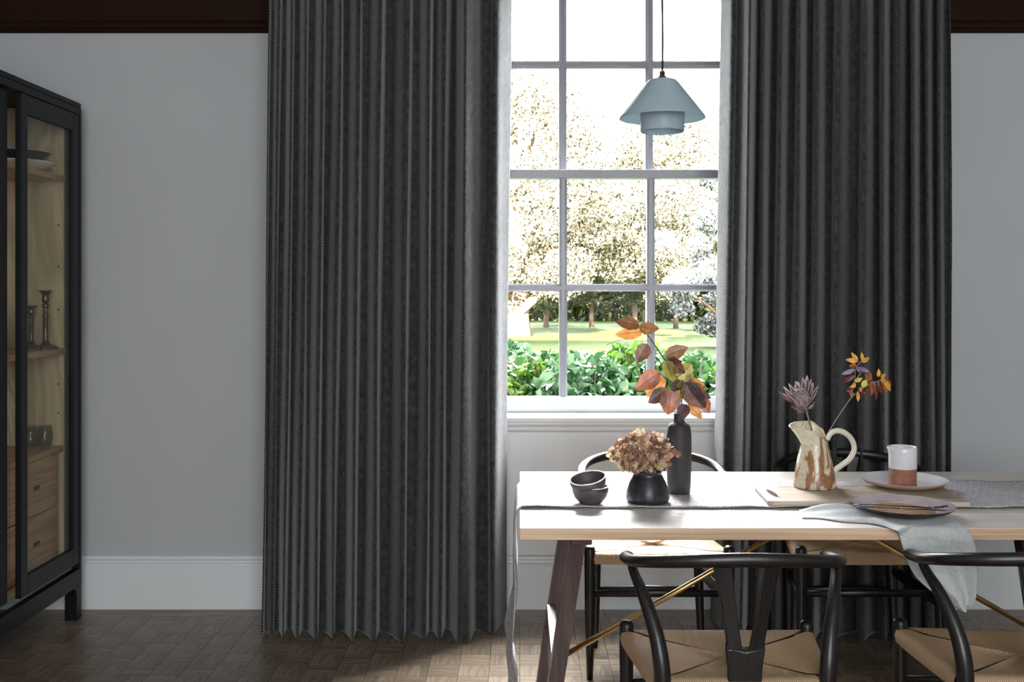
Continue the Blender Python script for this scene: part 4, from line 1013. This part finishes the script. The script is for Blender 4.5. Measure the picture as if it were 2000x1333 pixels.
for i, (x, y) in enumerate(spots):
    o = protos[i] if i < 3 else copy_tree(protos[i % 3])
    o.location = (x, y, GZ); o.rotation_euler.z = rr.uniform(0, 6); o.scale = (1, 1, rr.uniform(.98, 1.08) if y < 8 else rr.uniform(1.02, 1.12))
    row_ = [q for q in spots if (q[1] < 7.8) == (y < 7.8)]; k_ = sorted(q[0] for q in row_).index(x)
    o['label'] = '%s leafy shrub, %s from left in the %s row outside the window' % (('bright green', 'blue-green', 'deep green')[i % 3], ORD[k_], 'front' if y < 7.8 else 'back'); o['group'] = 'green shrubs in the garden bed'
# trees
m_gold = leafmat('sunny_leaf', (.012, .010, .003), (.42, .38, .24), .22, .5, island=True)
m_green = leafmat('woodland_leaf', (.012, .020, .003), (.10, .115, .022), .3, .5, island=True)
m_grey = leafmat('silver_leaf', (.03, .035, .03), (.26, .28, .27), .25, .5, island=True)
def blob_points(rs, blobs, n):
    w = np.array([b_[3]**2 for b_ in blobs]); w /= w.sum(); out = []
    for b_, k in zip(blobs, rs.multinomial(n, w)):
        d = rs.normal(size=(k, 3)); d /= np.linalg.norm(d, axis=1)[:, None]; r = b_[3]*rs.uniform(.35, 1.05, (k, 1))**.6
        out.append(d*r*np.array([1, 1, .7])+np.array(b_[:3]))
    return np.concatenate(out)
def tree(name, label, x, y, hgt, crown_r, z0, nleaf, leaf, mat, trunk_r, seed, nb=26, group=None, bark=None, limbs=None, lean=0):
    t = thing(name, label, 'tree', (x, y, GZ), group=group); rs = np.random.RandomState(seed); bl = []
    for k in range(nb):
        a = rs.uniform(0, 2*PI); r = crown_r*math.sqrt(rs.uniform(0, 1))*.85; z = rs.uniform(z0, hgt)
        sh = math.sin(PI*min(1, max(.12, (z-z0)/(hgt-z0))))**.5; bl.append((r*sh*math.cos(a), r*sh*math.sin(a), z, crown_r*rs.uniform(.13, .30)))
    soup('foliage', blob_points(rs, bl, nleaf), leaf, .4, mat, t, 1.6, seed)
    mb = MB(); mb.tube(cr([(0, 0, -.1), (lean*.3, 0, hgt*.25), (lean, 0, hgt*.55), (lean, 0, hgt*.85)], 3), [trunk_r*1.25, trunk_r, trunk_r*.95, trunk_r*.9, trunk_r*.8, trunk_r*.7, trunk_r*.6, trunk_r*.4, trunk_r*.25, trunk_r*.1], 12)
    mb.build('trunk', bark or m_bark, t, smooth=True)
    lm = MB()
    for b_ in bl[:12]: lm.tube(cr([(0, 0, b_[2]*.5), (b_[0]*.5, b_[1]*.5, b_[2]*.8), b_[:3]], 2), [trunk_r*.35, trunk_r*.28, trunk_r*.2, trunk_r*.12, trunk_r*.04], 6)
    if limbs:
        for L_, r_ in limbs: lm.tube(cr(L_, 3), [r_*(1-.7*i/(3*(len(L_)-1))) for i in range(3*(len(L_)-1)+1)], 9)
    lm.build('branch', bark or m_bark, t, smooth=True); return t
tree('garden_tree', 'large sunlit tree with thick pale trunk at the left of the window view', -.2, 37.5, 9.2, 4.6, 2.1, 60000, .125, m_gold, .55, 1, 60, bark=m_bark_sun,
     limbs=[([(.2, -.3, .9), (.9, -.5, 1.5), (1.7, -.7, 2.2), (2.2, -.8, 2.7)], .2), ([(.0, 0, 1.2), (.5, -.2, 2.2), (.8, -.2, 3.2)], .22)])
tree('garden_tree', 'sunlit golden-leaved tree seen through the middle panes', 5.35, 42, 8.2, 4.8, 1.9, 60000, .125, m_gold, .2, 2, 60)
tree('garden_tree', 'silvery grey-green tree at the right of the window view', 5.9, 30, 5.2, 2.2, .3, 26000, .10, m_grey, .13, 3, 40)
pr0 = None
for i, (x, y, sc_) in enumerate([(1.2, 46.5, 1), (3.3, 47, .95), (5.2, 46.3, 1.05), (7.2, 47.2, .98), (9.4, 46.5, 1.06), (11.6, 47, 1), (-1.2, 47, 1.02), (-3.6, 46.5, .97), (13.8, 47, 1), (2.2, 50, 1.1), (6.2, 50.5, 1.12), (10.4, 50, 1.1), (-2.4, 50, 1.12), (14.6, 50, 1.1)]):
    if pr0 is None: pr0 = tree('woodland_tree', 'slender green tree in the row along the far side of the lawn', x, y, 6.0, 1.6, .85, 15000, .12, m_green, .11, 5, 30, group='trees along the far side of the lawn', bark=m_bark_sun); o = pr0
    else: o = copy_tree(pr0); o.location = (x, y, GZ); o.rotation_euler.z = i*1.3
    o.scale = (sc_, sc_, sc_)
    near = [-3.6, -1.2, 1.2, 3.3, 5.2, 7.2, 9.4, 11.6, 13.8]; far_ = [-2.4, 2.2, 6.2, 10.4, 14.6]
    o['label'] = 'slender green tree beyond the lawn, %s from the left in the %s row of trees' % ((ORD[near.index(x)], 'nearer') if x in near else (ORD[far_.index(x)], 'farther'))

rs = np.random.RandomState(77); n = 60000
hd = thing('hedge', 'dense dark green hedge closing the garden behind the row of trees', 'hedge', (5, 56, GZ))
c = np.stack([rs.uniform(-14, 17, n), rs.uniform(-.7, 1.2, n), 3.9*rs.uniform(0, 1, n)**.8], axis=1); c[:, 2] *= 1+.12*np.sin(c[:, 0]*.9)+.07*np.sin(c[:, 0]*2.3)
soup('foliage', c, .30, .4, m_green, hd, 1.5, 78)
mb = MB()
for k in range(28): mb.tube([(-14+k*1.1, .2, 0), (-14+k*1.1+.2*math.sin(k*3), .2, 2.8)], [.06, .03], 6)
mb.build('stem', m_bark_sun, hd)
